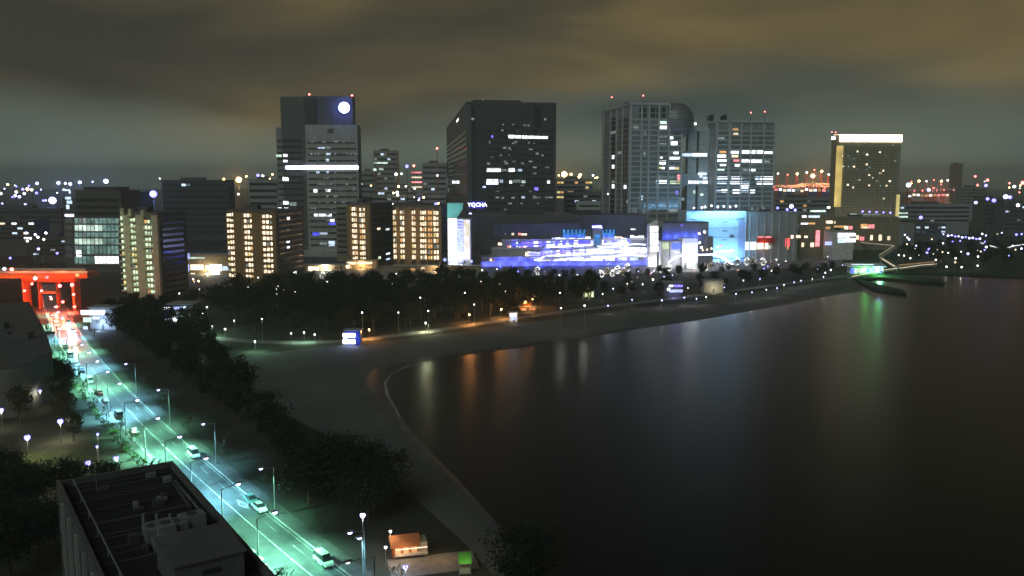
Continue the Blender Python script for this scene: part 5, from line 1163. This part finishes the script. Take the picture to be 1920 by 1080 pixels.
# trees wrapped in fairy lights
def fairy_mesh(name, rx, rz, zc, n_, m):
    V, Fs = [], []
    for _ in range(n_):
        a = random.uniform(0, 6.28); t = random.uniform(-1, 1); q = math.sqrt(1 - t * t) * random.uniform(.5, 1)
        c = Vector((rx * q * math.cos(a), rx * q * math.sin(a), zc + rz * t)); r = .13
        o_ = len(V); V += [c + Vector(d) * r for d in ((1, 0, 0), (0, 1, 0), (-1, 0, 0), (0, -1, 0), (0, 0, 1), (0, 0, -1))]
        Fs += [tuple(o_ + i for i in f) for f in ((0, 1, 4), (1, 2, 4), (2, 3, 4), (3, 0, 4), (1, 0, 5), (2, 1, 5), (3, 2, 5), (0, 3, 5))]
    return mesh(name, V, Fs, m)
FM = [fairy_mesh('fairy_mesh', 2.2, 2.6, 4.2, 90, M[m]) for m in ('lamp_small', 'w_warm', 'lamp_small')]
for k, (u, v) in enumerate([(1128, 524), (1138, 519), (1148, 523), (1158, 518), (1168, 521), (1176, 514), (1322, 511), (1332, 507), (1345, 506), (1362, 506), (1374, 509), (1382, 502), (1400, 502), (1412, 500), (1430, 502), (1008, 520), (585, 528), (605, 527), (622, 528), (700, 522), (870, 524), (1255, 512)]):
    p = G(u, v); o = thing('fairy_light_tree', 'small tree wrapped in white fairy lights, %s of them counted in order' % ORD[k], 'tree', p, random.uniform(0, 6), 'trees wrapped in fairy lights')
    s = random.uniform(.75, 1.1); tm, cm = random.choice(TV)
    link('trunk', tm, o, scale=(s * .6,) * 3); link('crown', cm, o, scale=(s * .6,) * 3); fl = link('fairy_lights', FM[k % 3], o, scale=(s, s, s)); fl["kind"] = "stuff"

# ================================================================== lamps
WH = (.80, .90, 1.0)
def road_lamp(label, u, v, zh, side, power, col, ang=140, headr=.34, group='street lamps along the road', arm=2.4, m='lamp'):
    h = G(u, v, zh); d = Vector((math.cos(road_dir(h.y)), math.sin(road_dir(h.y)), 0)); r_ = Vector((d.y, -d.x, 0))
    base = h + r_ * arm * side; base.z = .1
    o = thing('street_lamp', label, 'street lamp', base, 0, group); q = h - base
    tube(o, 'pole', (0, 0, 0), (0, 0, zh - .3), .14, .09, M['steel'], 8); tube(o, 'base', (0, 0, 0), (0, 0, .9), .2, .2, M['steel'], 8)
    tube(o, 'arm', (0, 0, zh - .35), (q.x, q.y, zh + .05), .07, .06, M['steel'], 6)
    hv, hf = sphere_geo(1, seg=10, rings=6); link('lamp_housing', mesh('lamp_housing', hv, hf, M['steel'], True), o, (q.x, q.y, zh + .22), (0, 0, math.atan2(q.y, q.x)), (.75, .36, .16))
    globe(o, 'lamp_glass', (q.x, q.y, zh - .02), headr, M[m], .55)
    if power: spot(o, 'light', (q.x, q.y, zh - .45), power, col, ang, .25)
    return o
GR, BLU = (.30, 1.0, .66), (.28, .80, .98)
for k, (u, v) in enumerate([(236, 683), (297, 732), (381, 796), (489, 880), (656, 1000)]):
    road_lamp('white street lamp on the right side of the street, %s from the far end' % ORD[k], u, v, 9.5, 1, 7000, GR if k % 2 else BLU, 125)
yl = [134, 147, 161, 175, 189, 205, 222, 236, 250, 263, 276, 289, 302, 316, 330, 345, 360, 392]  # every other lamp is an extra, added to even the road light
for k, y_ in enumerate(yl):
    p = road_pt(y_, -HW + 2.0, 8.6); a = p; 
    # pixel of that head
    dd = p - Vector((0, 0, CAM_H)); dep = dd.y * CP - dd.z * SP; up = dd.y * SP + dd.z * CP
    road_lamp('bright lamp of the left kerb row with added fills, %s counted from the near end' % ORD[k], 960 + F * dd.x / dep, 540 - F * up / dep, 8.6, -1, 50000 if k % 2 == 0 else 15000, GR if k % 4 < 2 else BLU, 125, .42, 'bright lamps on the left kerb', 3.0)
# low street lamps near the corner at the bottom
road_lamp('long armed street lamp at the bottom with a pale blue head', 652, 1056, 8.5, 1, 900, (.6, .7, 1), 120, .3, 'street lamps along the road', 4.2, 'lamp_small')
road_lamp('slim street lamp standing just above the long armed lamp', 674, 1010, 7.5, 1, 500, WH, 120, .35, 'street lamps along the road', .5)
def park_lamp(label, u, v, zh, col, power, m='lamp', r=.36, group='park lamps', zb=0.0):
    h = G(u, v, zh); o = thing('park_lamp', label, 'park lamp', (h.x, h.y, zb), 0, group); z = zh - zb
    tube(o, 'pole', (0, 0, 0), (0, 0, z - .2), .08, .06, M['steel'], 6); globe(o, 'lamp_globe', (0, 0, z), r, M[m])
    hv, hf = tube_geo((0, 0, z + r * .9), (0, 0, z + r * .9 + .12), r * .8, r * .5, 10); link('cap', mesh('cap', hv, hf, M['steel']), o)
    if power: point(o, 'light', (0, 0, z - r - .25), power, col, .2)
    return o
for k, (u, v, p, r) in enumerate([(95, 692, 250, .45), (75, 733, 200, .35), (2, 769, 300, .5), (113, 790, 900, .55), (51, 820, 900, .55), (183, 814, 120, .25), (182, 837, 120, .25), (165, 868, 700, .45), (218, 859, 500, .45)]):
    park_lamp('white garden lamp left of the street, %s from the far end' % ORD[k], u, v, 5, (1, .95, .62), p * 2.2, 'lamp_blue', r * 1.15, 'garden lamps left of the street')
park_lamp('white lamp under the large tree clump, upper of the two', 680, 966, 6, WH, 500, 'lamp', .45)
park_lamp('small lamp before the orange kiosk on its street side', 723, 1026, 3.5, (1, .7, .4), 260, 'lamp_small', .25); park_lamp('small lamp above the orange kiosk roof', 732, 996, 4.5, (1, .7, .5), 200, 'lamp_small', .25)
park_lamp('violet white lamp on the path below the orange kiosk', 760, 1063, 3, (.7, .6, 1), 500, 'lamp_blue', .4)
SO = (1.0, .42, .12)
bl_ = [(679, 586, 0, 0), (747, 586, 0, 0), (803, 583, 0, 0), (889, 571, 0, 0), (998, 561, 1, 2200), (1050, 549, 0, 0), (1052, 578, 0, 300), (1096, 573, 0, 300), (872, 549, 0, 0), (796, 540, 0, 0), (788, 558, 0, 0), (947, 546, 0, 0), (1049, 516, 0, 0), (1083, 516, 0, 0), (828, 510, 0, 300), (838, 508, 0, 300), (743, 513, 0, 300),
       (336, 550, 0, 200), (388, 576, 0, 200), (381, 587, 0, 200), (397, 612, 2, 1500), (439, 601, 0, 200), (422, 617, 0, 200), (491, 598, 0, 100), (546, 625, 0, 300), (570, 623, 2, 700), (590, 627, 0, 300), (578, 560, 0, 0), (519, 551, 0, 0), (364, 658, 0, 300), (478, 640, 2, 900), (692, 618, 1, 1100), (798, 605, 3, 1300), (880, 590, 1, 1500), (940, 580, 1, 1200), (985, 566, 1, 900)]
for k, (u, v, c, p) in enumerate(sorted(bl_)):
    col = [(1, .97, .9), SO, (.45, 1, .65), (.95, 1, .6)][c]
    zh = 4.0 if v > 600 or c else 9.5
    park_lamp('wood path lamp behind the beach, %s counting from the left' % ORD[k], u, v, zh, col, p * (3.5 if c else 1), 'lamp_orange' if c == 1 else 'lamp_small', .3 if not c else .28, 'path lamps through the beach wood')
pr = [(1185, 562), (1241, 563), (1283, 558), (1306, 560), (1324, 557), (1380, 551), (1410, 548), (1437, 543), (1457, 540), (1470, 534), (1489, 529), (1502, 526), (1523, 523), (1544, 519), (1358, 539), (1394, 526), (1320, 531), (1460, 496), (1552, 481), (1290, 540), (1580, 497), (1150, 541), (1140, 573), (1197, 509), (1222, 511), (1261, 516), (1245, 519), (1130, 551), (1205, 533), (1425, 523), (1533, 505), (1258, 532), (1226, 508), (1238, 510), (1176, 532)]
for k, (u, v) in enumerate(sorted(pr)):
    park_lamp('white promenade lamp behind the right half of the beach, %s counting from the left' % ORD[k], u, v, 4.0, (1, .97, .9), 220, 'lamp' if k % 3 else 'lamp_small', .25, 'promenade lamps behind the right beach')
for k, (u, v) in enumerate([(1685, 478), (1707, 484), (1723, 478), (1750, 476), (1775, 500), (1802, 472), (1803, 501), (1833, 470), (1834, 481), (1855, 474), (1833, 498), (1778, 474)]):
    park_lamp('lamp on the wooded point at the right edge, %s in order' % ORD[k], u, v, 5 if v < 490 else 2.5, (1, .95, .8), 200, 'lamp_small', .55, 'lamps of the wooded point')
for k in range(23):
    u = 1692 + 6.6 * k; v = 431 + k * .75 + (k % 2) * 1.2
    park_lamp('bluish white lamp in the long slanting row at right, %s from left' % ORD[k], u, v, 7, (.6, .65, 1), 0, 'lamp' if k % 3 else 'lamp_blue', .95, 'long slanting row of lamps at right')
for k in range(8):
    park_lamp('violet lamp in the upper short row above the slanting row, %s from left' % ORD[k], 1722 + 7 * k, 429 + k * .6, 10, (.4, .4, 1), 0, 'lamp_blue', .9, 'short upper row of violet lamps')

rb = random.Random(31)
pb = sorted([(rb.uniform(900, 1240), rb.uniform(504, 528)) for _ in range(20)] + [(rb.uniform(1240, 1560), rb.uniform(484, 512)) for _ in range(18)])
for k, (u, v) in enumerate(pb):
    park_lamp('short plaza light before the mall, %s counting from the left' % ORD[k], u, v, 2.4, (1, .9, .8), 60, rb.choice(('lamp_small', 'lamp_small', 'lamp_blue', 'w_warm', 'b_pink')), rb.uniform(.25, .5), 'short lights on the plaza')
pb = sorted([(rb.uniform(430, 1000), rb.uniform(520, 548)) for _ in range(16)] + [(rb.uniform(300, 560), rb.uniform(520, 545)) for _ in range(8)])
for k, (u, v) in enumerate(pb):
    park_lamp('tiny warm light along the road behind the wood, %s counting from the left' % ORD[k], u, v, 9, (1, .8, .6), 120, rb.choice(('lamp_small', 'w_warm', 'lamp_orange')), rb.uniform(.25, .4), 'tiny lights behind the wood')

# ================================================================== vehicles
def loft(secs, close=True):
    """secs: list of (x, half width bottom, half width top, z0, z1)"""
    V, Fs = [], []
    for (x, w0, w1, z0, z1) in secs:
        zm = z0 + (z1 - z0) * .55
        V += [(x, -w0 * .94, z0), (x, -max(w0, w1), zm), (x, -w1 * .93, z1), (x, w1 * .93, z1), (x, max(w0, w1), zm), (x, w0 * .94, z0)]
    n_ = 6
    for i in range(len(secs) - 1):
        for j in range(n_):
            a = i * n_ + j; b = i * n_ + (j + 1) % n_; Fs.append((a, b, b + n_, a + n_))
    Fs.append(tuple(range(n_))[::-1]); Fs.append(tuple((len(secs) - 1) * n_ + j for j in range(n_)))
    return V, Fs
def wheel_mesh():
    return mesh('tyre', *tube_geo((0, -.11, 0), (0, .11, 0), .32, .32, 16), M['tyre']), mesh('rim', *tube_geo((0, -.12, 0), (0, .12, 0), .2, .2, 12), M['steel'])
TY, RI = wheel_mesh()
CARP = {}
def paint(col):
    k = 'car_paint_%d_%d_%d' % tuple(int(c * 99) for c in col)
    return mat(k, col, rough=.28, var=.05, spec=.6)
def car(label, pos, heading, kind='sedan', col=(.7, .7, .7), head=None, tail=None, name='car', cat='car'):
    o = thing(name, label, cat, (pos.x, pos.y, .014), heading, 'cars on the street'); pm = paint(col)
    if kind == 'van':
        Ln, body, glass, roof = 4.6, [(-2.3, .78, .76, .35, 1.0), (-2.22, .84, .84, .22, 1.05), (1.35, .85, .85, .22, 1.05), (2.0, .83, .8, .25, .95), (2.3, .72, .7, .4, .75)], [(-2.24, .82, .74, 1.0, 1.25), (-2.1, .82, .70, 1.0, 1.86), (.75, .82, .70, 1.0, 1.88), (1.65, .8, .72, .98, 1.02)], [(-2.14, .70, .66, 1.84, 1.93), (.78, .70, .66, 1.86, 1.94)]
    else:
        Ln, body, glass, roof = 4.5, [(-2.25, .70, .68, .4, .85), (-2.15, .82, .80, .25, .95), (-.9, .85, .84, .2, .98), (.9, .85, .84, .2, .96), (1.9, .82, .78, .25, .82), (2.25, .66, .62, .4, .68)], [(-1.75, .78, .72, .9, .97), (-1.15, .78, .60, .9, 1.40), (.25, .78, .60, .9, 1.43), (1.1, .76, .70, .88, .95)], [(-1.2, .61, .56, 1.38, 1.46), (.3, .61, .56, 1.41, 1.48)]
    link('body', mesh('body', *loft(body), pm), o); link('glass', mesh('glass', *loft(glass), M['glass']), o); link('roof', mesh('roof', *loft(roof), pm), o)
    for x in (-1.4, 1.4):
        for y in (-.78, .78):
            wl = link('wheel', TY, o, (x, y, .32)); link('rim', RI, wl)
    hm = M[head] if head else M['white']; tm_ = M[tail] if tail else M['red']
    for y in (-.58, .58):
        link('headlight', ubox(hm), o, (Ln / 2 - .12, y, .66), (0, 0, 0), (.16, .3, .16)); link('tail_light', ubox(tm_), o, (-Ln / 2 + .03, y, .82), (0, 0, 0), (.1, .24, .2))
    if head: spot(o, 'headlight_beam', (Ln / 2 + .15, 0, .7), 6000, (1, .95, .9), 70, .15, (0, R(-82), 0))
    if tail: point(o, 'tail_glow', (-Ln / 2 - .25, 0, .9), 900, (1, .06, .04), .1)
    if head:
        for y in (-.58, .58): globe(o, 'headlight_flare_glass', (Ln / 2 - .02, y, .68), .24, M['lamp'])
    if tail:
        for y in (-.58, .58): globe(o, 'tail_light_glass', (-Ln / 2 - .02, y, .84), .2, M['lamp_red'])
    for y in (-.9, .9): link('mirror', ubox(pm), o, (.75, y, 1.0), (0, 0, 0), (.12, .18, .12))
    return o
def on_road(u, v, away=False):
    p = G(u, v); h = road_dir(p.y); return p, (h if away else h + math.pi)
p, h = on_road(364, 856); car('white van standing at the right kerb in mid street', p, h, 'van', (.72, .74, .74))
p, h = on_road(471, 942); car('dark green saloon behind the white saloon at the right kerb', p, h, 'sedan', (.10, .22, .18))
p, h = on_road(487, 957); car('white saloon parked at the right kerb near the diamond mark', p, h, 'sedan', (.72, .74, .76))
p, h = on_road(607, 1057); car('pale green estate car driving at the bottom of the street', p, h, 'van', (.45, .62, .42), tail=None)
p = G(469, 1048); car('pale car parked left of the street near the bottom lamp', p, road_dir(p.y), 'sedan', (.55, .6, .5))
p = G(484, 1062); car('second pale car parked beside the bottom lamp', p, road_dir(p.y), 'sedan', (.5, .52, .5))
for (y_, off, aw, hd, tl, lb, kd) in [(352, -2.4, True, None, 'lamp_red', 'car with red tail lights far up the street, nearest of the queue', 'sedan'), (362, -2.4, True, None, 'lamp_red', 'car with red tail lights far up the street, second of the queue', 'van'), (374, -2.4, True, None, 'lamp_red', 'car with red tail lights far up the street, third of the queue', 'sedan'), (388, -2.4, True, None, 'lamp_red', 'car with red tail lights far up the street, last of the queue', 'sedan'),
                                  (366, 2.4, False, 'lamp', None, 'car with dazzling headlights coming down the far street', 'van'), (345, 2.4, False, 'lamp', None, 'second car with dazzling headlights, nearer down the street', 'sedan'), (300, -3.6, True, None, 'lamp_red', 'red lit car waiting at the left kerb in the middle of the street', 'van')]:
    p = road_pt(y_, off); car(lb, p, road_dir(y_) + (0 if aw else math.pi), kd, (.5, .5, .5) if kd == 'sedan' else (.6, .15, .1), hd, tl)

CC = [(.6, .6, .6), (.08, .08, .09), (.5, .5, .48), (.3, .05, .04), (.65, .66, .66), (.06, .08, .15), (.4, .42, .4), (.7, .7, .68), (.1, .1, .1)]
for k in range(9):
    y_ = 206 + k * 13 + (k % 3) * 2; p = road_pt(y_, -HW + 1.05)
    car('parked car at the left kerb, %s of the row from the near end' % ORD[k], p, road_dir(y_), 'van' if k % 3 == 1 else 'sedan', CC[k])
# ================================================================== dark block at the bottom left
RZ = 28.0
Bc = G(323, 867, RZ); dd = Vector((13.6, -19.8, 0)).normalized(); nn = Vector((dd.y, -dd.x, 0))   # nn: towards the left side
nb = thing('near_block', 'dark flat roofed block with parapet at the bottom left', 'building', (Bc.x, Bc.y, 0), math.atan2(dd.y, dd.x))
Wd = 12.5; LN = 46      # local x along the block towards the camera, local y to the street side (+) ; block spans y -Wd..0
box(nb, 'main_block', 0, LN, -Wd, 0, 0, RZ - .6, M['conc_dark']); box(nb, 'roof', .3, LN - .3, -Wd + .3, -.3, RZ - .6, RZ - .5, M['roof_dark'])
box(nb, 'parapet', 0, LN, -Wd - .05, -Wd + .35, RZ - .6, RZ + .35, M['conc_dark']); box(nb, 'parapet', 0, LN, -.35, .05, RZ - .6, RZ + .2, M['conc_dark']); box(nb, 'parapet', -.05, .35, -Wd + .35, -.35, RZ - .6, RZ + .2, M['conc_dark'])
box(nb, 'pipe_rail', 1, LN, -Wd + 1.5, -Wd + 1.62, RZ + .3, RZ + .42, M['steel'])
for k in range(8): box(nb, 'rail_post', 1 + k * 5.5, 1.1 + k * 5.5, -Wd + 1.5, -Wd + 1.62, RZ - .5, RZ + .3, M['steel'])
for k in range(9):
    for r in range(7):
        z = RZ - 3.6 - r * 3.4
        box(nb, 'window', 1.8 + k * 5, 4.4 + k * 5, -Wd - .08, -Wd + .2, z, z + 1.7, M['glass']); 
    box(nb, 'wall_pier', 5.1 + k * 5, 5.7 + k * 5, -Wd - .3, -Wd, 0, RZ - .7, M['conc_mid'])
for k in range(9):
    for r in range(7): box(nb, 'window', 1.6 + k * 5, 4.6 + k * 5, -.1, .08, RZ - 3.4 - r * 3.4, RZ - 1.8 - r * 3.4, M['glass'])
def rl(u, v, z): 
    q = G(u, v, z) - Vector((Bc.x, Bc.y, 0)); return q.dot(dd), q.dot(Vector((-dd.y, dd.x, 0)))
x0, y0 = rl(376, 1009, RZ + 4.0); x1, y1 = rl(446, 997, RZ + 4.0)
box(nb, 'stair_house', x0 - 6.2, x0 + .6, -7.7, -2.0, RZ - .5, RZ + 2.2, M['conc_dark']); box(nb, 'stair_house_roof', x0 - 6.4, x0 + .8, -7.9, -1.8, RZ + 2.2, RZ + 2.4, M['conc_dark'])
box(nb, 'stair_house_window', x0 + .55, x0 + .7, -5.5, -4.1, RZ + 1.0, RZ + 1.4, M['glass'])
for k, (u, v, sx_, sy_, sz) in enumerate([(285, 1000, 2.2, 1.4, 1.3), (310, 1000, 2.4, 1.6, 1.6), (335, 992, 2.0, 1.4, 1.4), (300, 1018, 1.8, 1.2, .9), (360, 985, 1.6, 2.4, 1.7)]):
    x, y = rl(u, v, RZ); q = box(nb, 'cooling_unit', x - sx_ / 2, x + sx_ / 2, y - sy_ / 2, y + sy_ / 2, RZ - .5, RZ - .5 + sz, M['steel']); 
    fv, ff = tube_geo((x, y, RZ - .5 + sz), (x, y, RZ - .42 + sz), .5, .5, 14); link('fan_ring', mesh('fan_ring', fv, ff, M['steel_dark']), nb)
for k in range(3):
    x, y = rl(270 + 25 * k, 985, RZ); tube(nb, 'vent_pipe', (x, y, RZ - .5), (x, y, RZ + 1.2), .16, .16, M['steel'], 8)
x, y = rl(326, 900, RZ); tube(nb, 'duct', (x, y, RZ - .3), (x + 9, y - .4, RZ - .3), .22, .22, M['steel_dark'], 8)
rr_ = random.Random(9)
for k in range(14):
    x = rr_.uniform(2, 24); y = rr_.uniform(-Wd + 2.5, -1.5); sx_ = rr_.uniform(.4, 1.3); box(nb, 'roof_box', x, x + sx_, y, y + rr_.uniform(.4, 1.2), RZ - .5, RZ - .5 + rr_.uniform(.25, .9), M[rr_.choice(('steel', 'conc_dark', 'steel_dark'))])
for k in range(6):
    x = 2 + k * 4.2; tube(nb, 'roof_pipe', (x, -Wd + 2, RZ - .38), (x, -1.2, RZ - .38), .07, .07, M['steel_dark'], 6)
for k in range(7):
    x = 3 + k * 3.6; box(nb, 'roof_seam', x, x + .12, -Wd + .5, -.5, RZ - .5, RZ - .47, M['conc_dark'])
for k in range(5):
    x = 6 + k * 2.6; tube(nb, 'cable_tray', (x, -1.1, RZ - .3), (x + 2.2, -1.1, RZ - .3), .14, .14, M['steel'], 6)
tube(nb, 'antenna', (4, -9, RZ - .5), (4, -9, RZ + 3.2), .05, .03, M['steel'], 6); box(nb, 'antenna_bar', 3.2, 4.8, -9.03, -8.97, RZ + 2.6, RZ + 2.66, M['steel'])
# grey building left of the street
gb = [G(u, v, 13) for u, v in [(-120, 572), (55, 566), (88, 628), (98, 662), (40, 690), (-120, 706)]]
gc = Vector((gb[3].x, gb[3].y, 0)); g = thing('flat_building', 'plain grey flat roofed building left of the lit street', 'building', gc)
pl = [(q.x - gc.x, q.y - gc.y) for q in gb]; area = sum(pl[i - 1][0] * pl[i][1] - pl[i][0] * pl[i - 1][1] for i in range(len(pl)))
if area < 0: pl = pl[::-1]
link('main_block', mesh('main_block', *prism_geo(pl, 0, 13), M['conc_dark']), g)
cx, cy_ = sum(q[0] for q in pl) / len(pl), sum(q[1] for q in pl) / len(pl)
link('roof', mesh('roof', *prism_geo([(cx + (q[0] - cx) * .97, cy_ + (q[1] - cy_) * .97) for q in pl], 13, 13.15), M['conc_dark']), g)
for k in range(5): box(g, 'skylight', cx - 16 + k * 7, cx - 12 + k * 7, cy_ - 1, cy_ + 1.4, 13.15, 13.8, M['conc_dark'])
for (x, y) in [(cx + 8, cy_ - 9), (cx - 10, cy_ + 9)]: box(g, 'roof_plant', x, x + 5, y, y + 3, 13.15, 15, M['conc_dark'])

# ================================================================== small lit buildings in the park
def kiosk(name, label, cat, ua, ub, D, vtop, wins, mt='white', depth=6, theta=0, eave=.5, roof='conc_mid', light=None):
    b = Bld(name, label, cat, ua, ub, D, theta, vtop=vtop, depth=depth)
    b.box('wall', 0, b.w, 0, b.d, 0, b.H, M[mt]); b.box('roof', -eave, b.w + eave, -eave - .4, b.d + eave, b.H, b.H + .35, M[roof])
    b.box('door', b.w * .45, b.w * .45 + 1.0, -.06, .1, 0, 2.1, M['steel_dark'])
    for (u0, v0, u1, v1, m) in wins: b.fw(u0, v0, u1, v1, M[m], name='shop_window', out=.15)
    if light: point(b.o, 'front_light', (b.w * .5, -3.2, 2.6), light[0], light[1], .3)
    return b
kiosk('park_house', 'two storey park house with blue white windows left of the wood', 'building', 302, 350, 362, 571, [(306, 576, 319, 582, 'w_white'), (325, 575, 341, 580, 'blue_white'), (343, 574, 349, 578, 'w_cool'), (306, 584, 320, 590, 'b_blue'), (326, 584, 349, 588, 'w_dim'), (305, 597, 322, 601, 'w_cool'), (323, 593, 334, 602, 'w_white'), (337, 592, 348, 602, 'w_pale')], 'conc_dark', 9, light=(900, (.5, .7, 1)))
kiosk('vending_kiosk', 'square kiosk with two glaring white lit bands before the wood', 'kiosk', 640, 669, 318, 620, [(643, 625, 666, 632, 'disc'), (643, 634, 652, 636.5, 'w_cool'), (643, 637, 666, 644.5, 'disc'), (653, 634, 666, 636, 'w_teal')], 'blue', 3.5, light=(700, (.25, .35, 1)))
kiosk('corner_shop', 'shop with a glaring blue white canopy beside the far street', 'shop', 152, 201, 352, 577, [(152, 582, 197, 590, 'disc'), (156, 595, 172, 604, 'w_pale'), (174, 594, 186, 598, 'w_white'), (156, 612, 165, 624, 'w_cool'), (180, 600, 188, 606, 'w_dim')], 'conc_mid', 7, light=(2600, (.4, .6, 1)))
kiosk('forecourt_shops', 'low shop row with warm white lit fronts left of the warm apartments', 'shops', 340, 428, 565, 478, [(342, 475, 356, 486, 'blue_white'), (357, 482, 384, 485, 'w_pale'), (342, 496, 355, 509, 'blue_white'), (357, 496, 382, 506, 'w_warm'), (385, 497, 395, 503, 'w_warm'), (394, 496, 416, 508, 'w_white'), (417, 499, 428, 507, 'w_cool'), (358, 512, 366, 518, 'w_warm'), (372, 514, 380, 520, 'w_white'), (386, 512, 392, 517, 'w_white'), (396, 508, 412, 520, 'disc'), (352, 519, 360, 526, 'w_warm'), (414, 517, 426, 524, 'w_orange')], 'tan', 12, light=(4000, (1, .8, .5)))
kiosk('market_hall', 'bright market hall at the foot of the disc tower', 'hall', 566, 645, 588, 497, [(600, 507, 640, 516, 'disc'), (578, 500, 598, 507, 'w_warm'), (576, 510, 582, 522, 'w_orange'), (585, 512, 592, 521, 'w_yellow'), (594, 515, 600, 522, 'w_warm'), (628, 504, 636, 507, 'w_orange'), (648, 497, 656, 503, 'w_warm'), (604, 518, 612, 524, 'w_dim'), (618, 518, 628, 523, 'b_violet')], 'tan', 10, light=(5000, (1, .85, .65)))
kiosk('low_hall', 'low hall with a warm lit strip under the narrow apartments', 'hall', 648, 702, 600, 489, [(650, 491, 668, 496, 'w_warm'), (670, 491, 698, 495, 'w_warm'), (652, 498, 660, 503, 'w_orange'), (684, 499, 697, 503, 'w_orange')], 'tan', 8, light=(3500, (1, .6, .25)))
kiosk('low_hall', 'long low wall building with dim warm lights under the orange apartments', 'hall', 735, 900, 585, 499, [(770, 503, 778, 508, 'w_orange'), (790, 501, 796, 506, 'w_warm'), (826, 505, 832, 510, 'w_white'), (860, 512, 872, 518, 'w_dim'), (886, 510, 893, 517, 'w_warm'), (745, 509, 752, 515, 'w_dim')], 'tan', 6, light=(3500, (1, .62, .3)))
kiosk('rest_house', 'small rest house with violet white lit front behind the beach', 'building', 1250, 1284, 452, 530, [(1254, 534, 1262, 538, 'w_white'), (1255, 543, 1280, 548, 'blue_white'), (1264, 534, 1280, 538, 'b_violet'), (1251, 540, 1256, 545, 'w_white')], 'conc_dark', 6, light=(600, (.4, .4, 1)))
kiosk('rest_house', 'small olive rest house lit yellow green behind the beach', 'building', 1096, 1114, 452, 541, [(1098, 545, 1102, 556, 'w_green'), (1104, 545, 1107, 552, 'w_yellow'), (1109, 545, 1113, 557, 'w_green')], 'tan', 5, light=(500, (.9, 1, .5)))
kiosk('rest_house', 'pale rest house with dim columns right of the entrance steps', 'building', 1326, 1362, 470, 527, [(1328, 531, 1340, 533, 'w_dim'), (1344, 531, 1360, 533, 'w_dim')], 'cream', 8, light=(500, (1, .9, .6)))
oh = kiosk('beach_hut', 'orange lit domed beach hut at the back of the sand', 'hut', 975, 1005, 405, 575, [(978, 578, 986, 582, 'w_orange'), (994, 577, 1003, 581, 'w_orange')], 'terracotta', 7, light=(1500, SO))
hv, hf = sphere_geo(1, seg=16, rings=8); link('dome', mesh('dome', hv, hf, M['terracotta'], True), oh.o, (oh.w / 2, 3.5, oh.H), (0, 0, 0), (oh.w * .5, 3.6, 2.4))
kiosk('beach_booth', 'small glaring white booth on the promenade by the beach hut', 'kiosk', 955, 970, 372, 587, [(957, 589, 962, 592, 'disc'), (959, 593, 968, 600, 'blue_white'), (964, 586.5, 968, 590, 'disc')], 'white', 3, light=(500, (1, .8, .7)))
# orange kiosk at the bottom with terrace and green awning
ok = Bld('beach_kiosk', 'orange timber kiosk with lit terrace at the bottom of the picture', 'kiosk', 724, 774, 134, 14, H=3.4, depth=4)
ok.box('wall', 0, ok.w, 0, 4, 0, 2.1, M['orange'])
pv = [(-.4, -.6, 2.1), (ok.w + .4, -.6, 2.1), (ok.w + .4, 4.6, 2.1), (-.4, 4.6, 2.1), (-.4, 2, 3.3), (ok.w + .4, 2, 3.3)]
link('gable_roof', mesh('gable_roof', pv, [(0, 1, 5, 4), (2, 3, 4, 5), (1, 2, 5), (3, 0, 4), (0, 3, 2, 1)], M['terracotta']), ok.o)
for k in range(3): ok.box('shop_window', .4 + k * ok.w / 3.1, .2 + (k + .8) * ok.w / 3.1, -.08, .1, .9, 1.8, M['w_orange'])
ok.box('counter', .2, ok.w + 1.5, -1.1, -.3, .8, 1.0, M['cream']); ok.box('counter_light', .3, ok.w + 1.4, -1.05, -.9, 1.92, 2.02, M['w_warm']); ok.box('lean_to', ok.w, ok.w + 1.6, .4, 3.2, 0, 2.3, M['cream'])
ok.box('terrace', -1, ok.w + 9, -7, -.05, 0, .16, M['pave'])
point(ok.o, 'terrace_light', (ok.w + 3.5, -2.5, 3.2), 260, (1, .62, .28), .2); point(ok.o, 'terrace_light', (1.5, -2.0, 2.4), 260, (1, .6, .35), .2)
ag = Bld('awning_stall', 'small stall under a bright green awning at the bottom right of the kiosk', 'stall', 854, 880, 128, 6, H=3, depth=2.2)
pv = [(0, 0, 2.0), (ag.w, 0, 2.0), (ag.w, 2.2, 2.9), (0, 2.2, 2.9), (0, 0, 1.9), (ag.w, 0, 1.9), (ag.w, 2.2, 2.8), (0, 2.2, 2.8)]
link('awning', mesh('awning', pv, [(0, 1, 2, 3), (7, 6, 5, 4), (0, 4, 5, 1), (1, 5, 6, 2), (2, 6, 7, 3), (3, 7, 4, 0)], M['green']), ag.o)
for x in (.1, ag.w - .1):
    tube(ag.o, 'post', (x, .1, 0), (x, .1, 1.95), .04, .04, M['steel'], 6); tube(ag.o, 'post', (x, 2.1, 0), (x, 2.1, 2.85), .04, .04, M['steel'], 6)
ag.box('counter', .2, ag.w - .2, .6, 1.2, 0, .9, M['cream']); point(ag.o, 'stall_light', (ag.w / 2, -1.2, 3.6), 160, (.8, 1, .5), .15)

# ================================================================== night haze over the bay
hz = link('haze', mesh('haze', [(-4600, -420, -5), (4600, -420, -5), (4600, 6600, -5), (-4600, 6600, -5), (-4600, -420, 150), (4600, -420, 150), (4600, 6600, 150), (-4600, 6600, 150)], BOXF, None)); hz["kind"] = "stuff"
hm_ = bpy.data.materials.new('haze'); hm_.use_nodes = True; n = hm_.node_tree.nodes; l = hm_.node_tree.links
n.remove(n["Principled BSDF"]); pvv = n.new("ShaderNodeVolumePrincipled"); pvv.inputs["Color"].default_value = (.80, .95, .88, 1); pvv.inputs["Density"].default_value = 2.7e-4; pvv.inputs["Anisotropy"].default_value = 0.0
l.new(pvv.outputs[0], n["Material Output"].inputs["Volume"]); hz.data.materials.append(hm_)
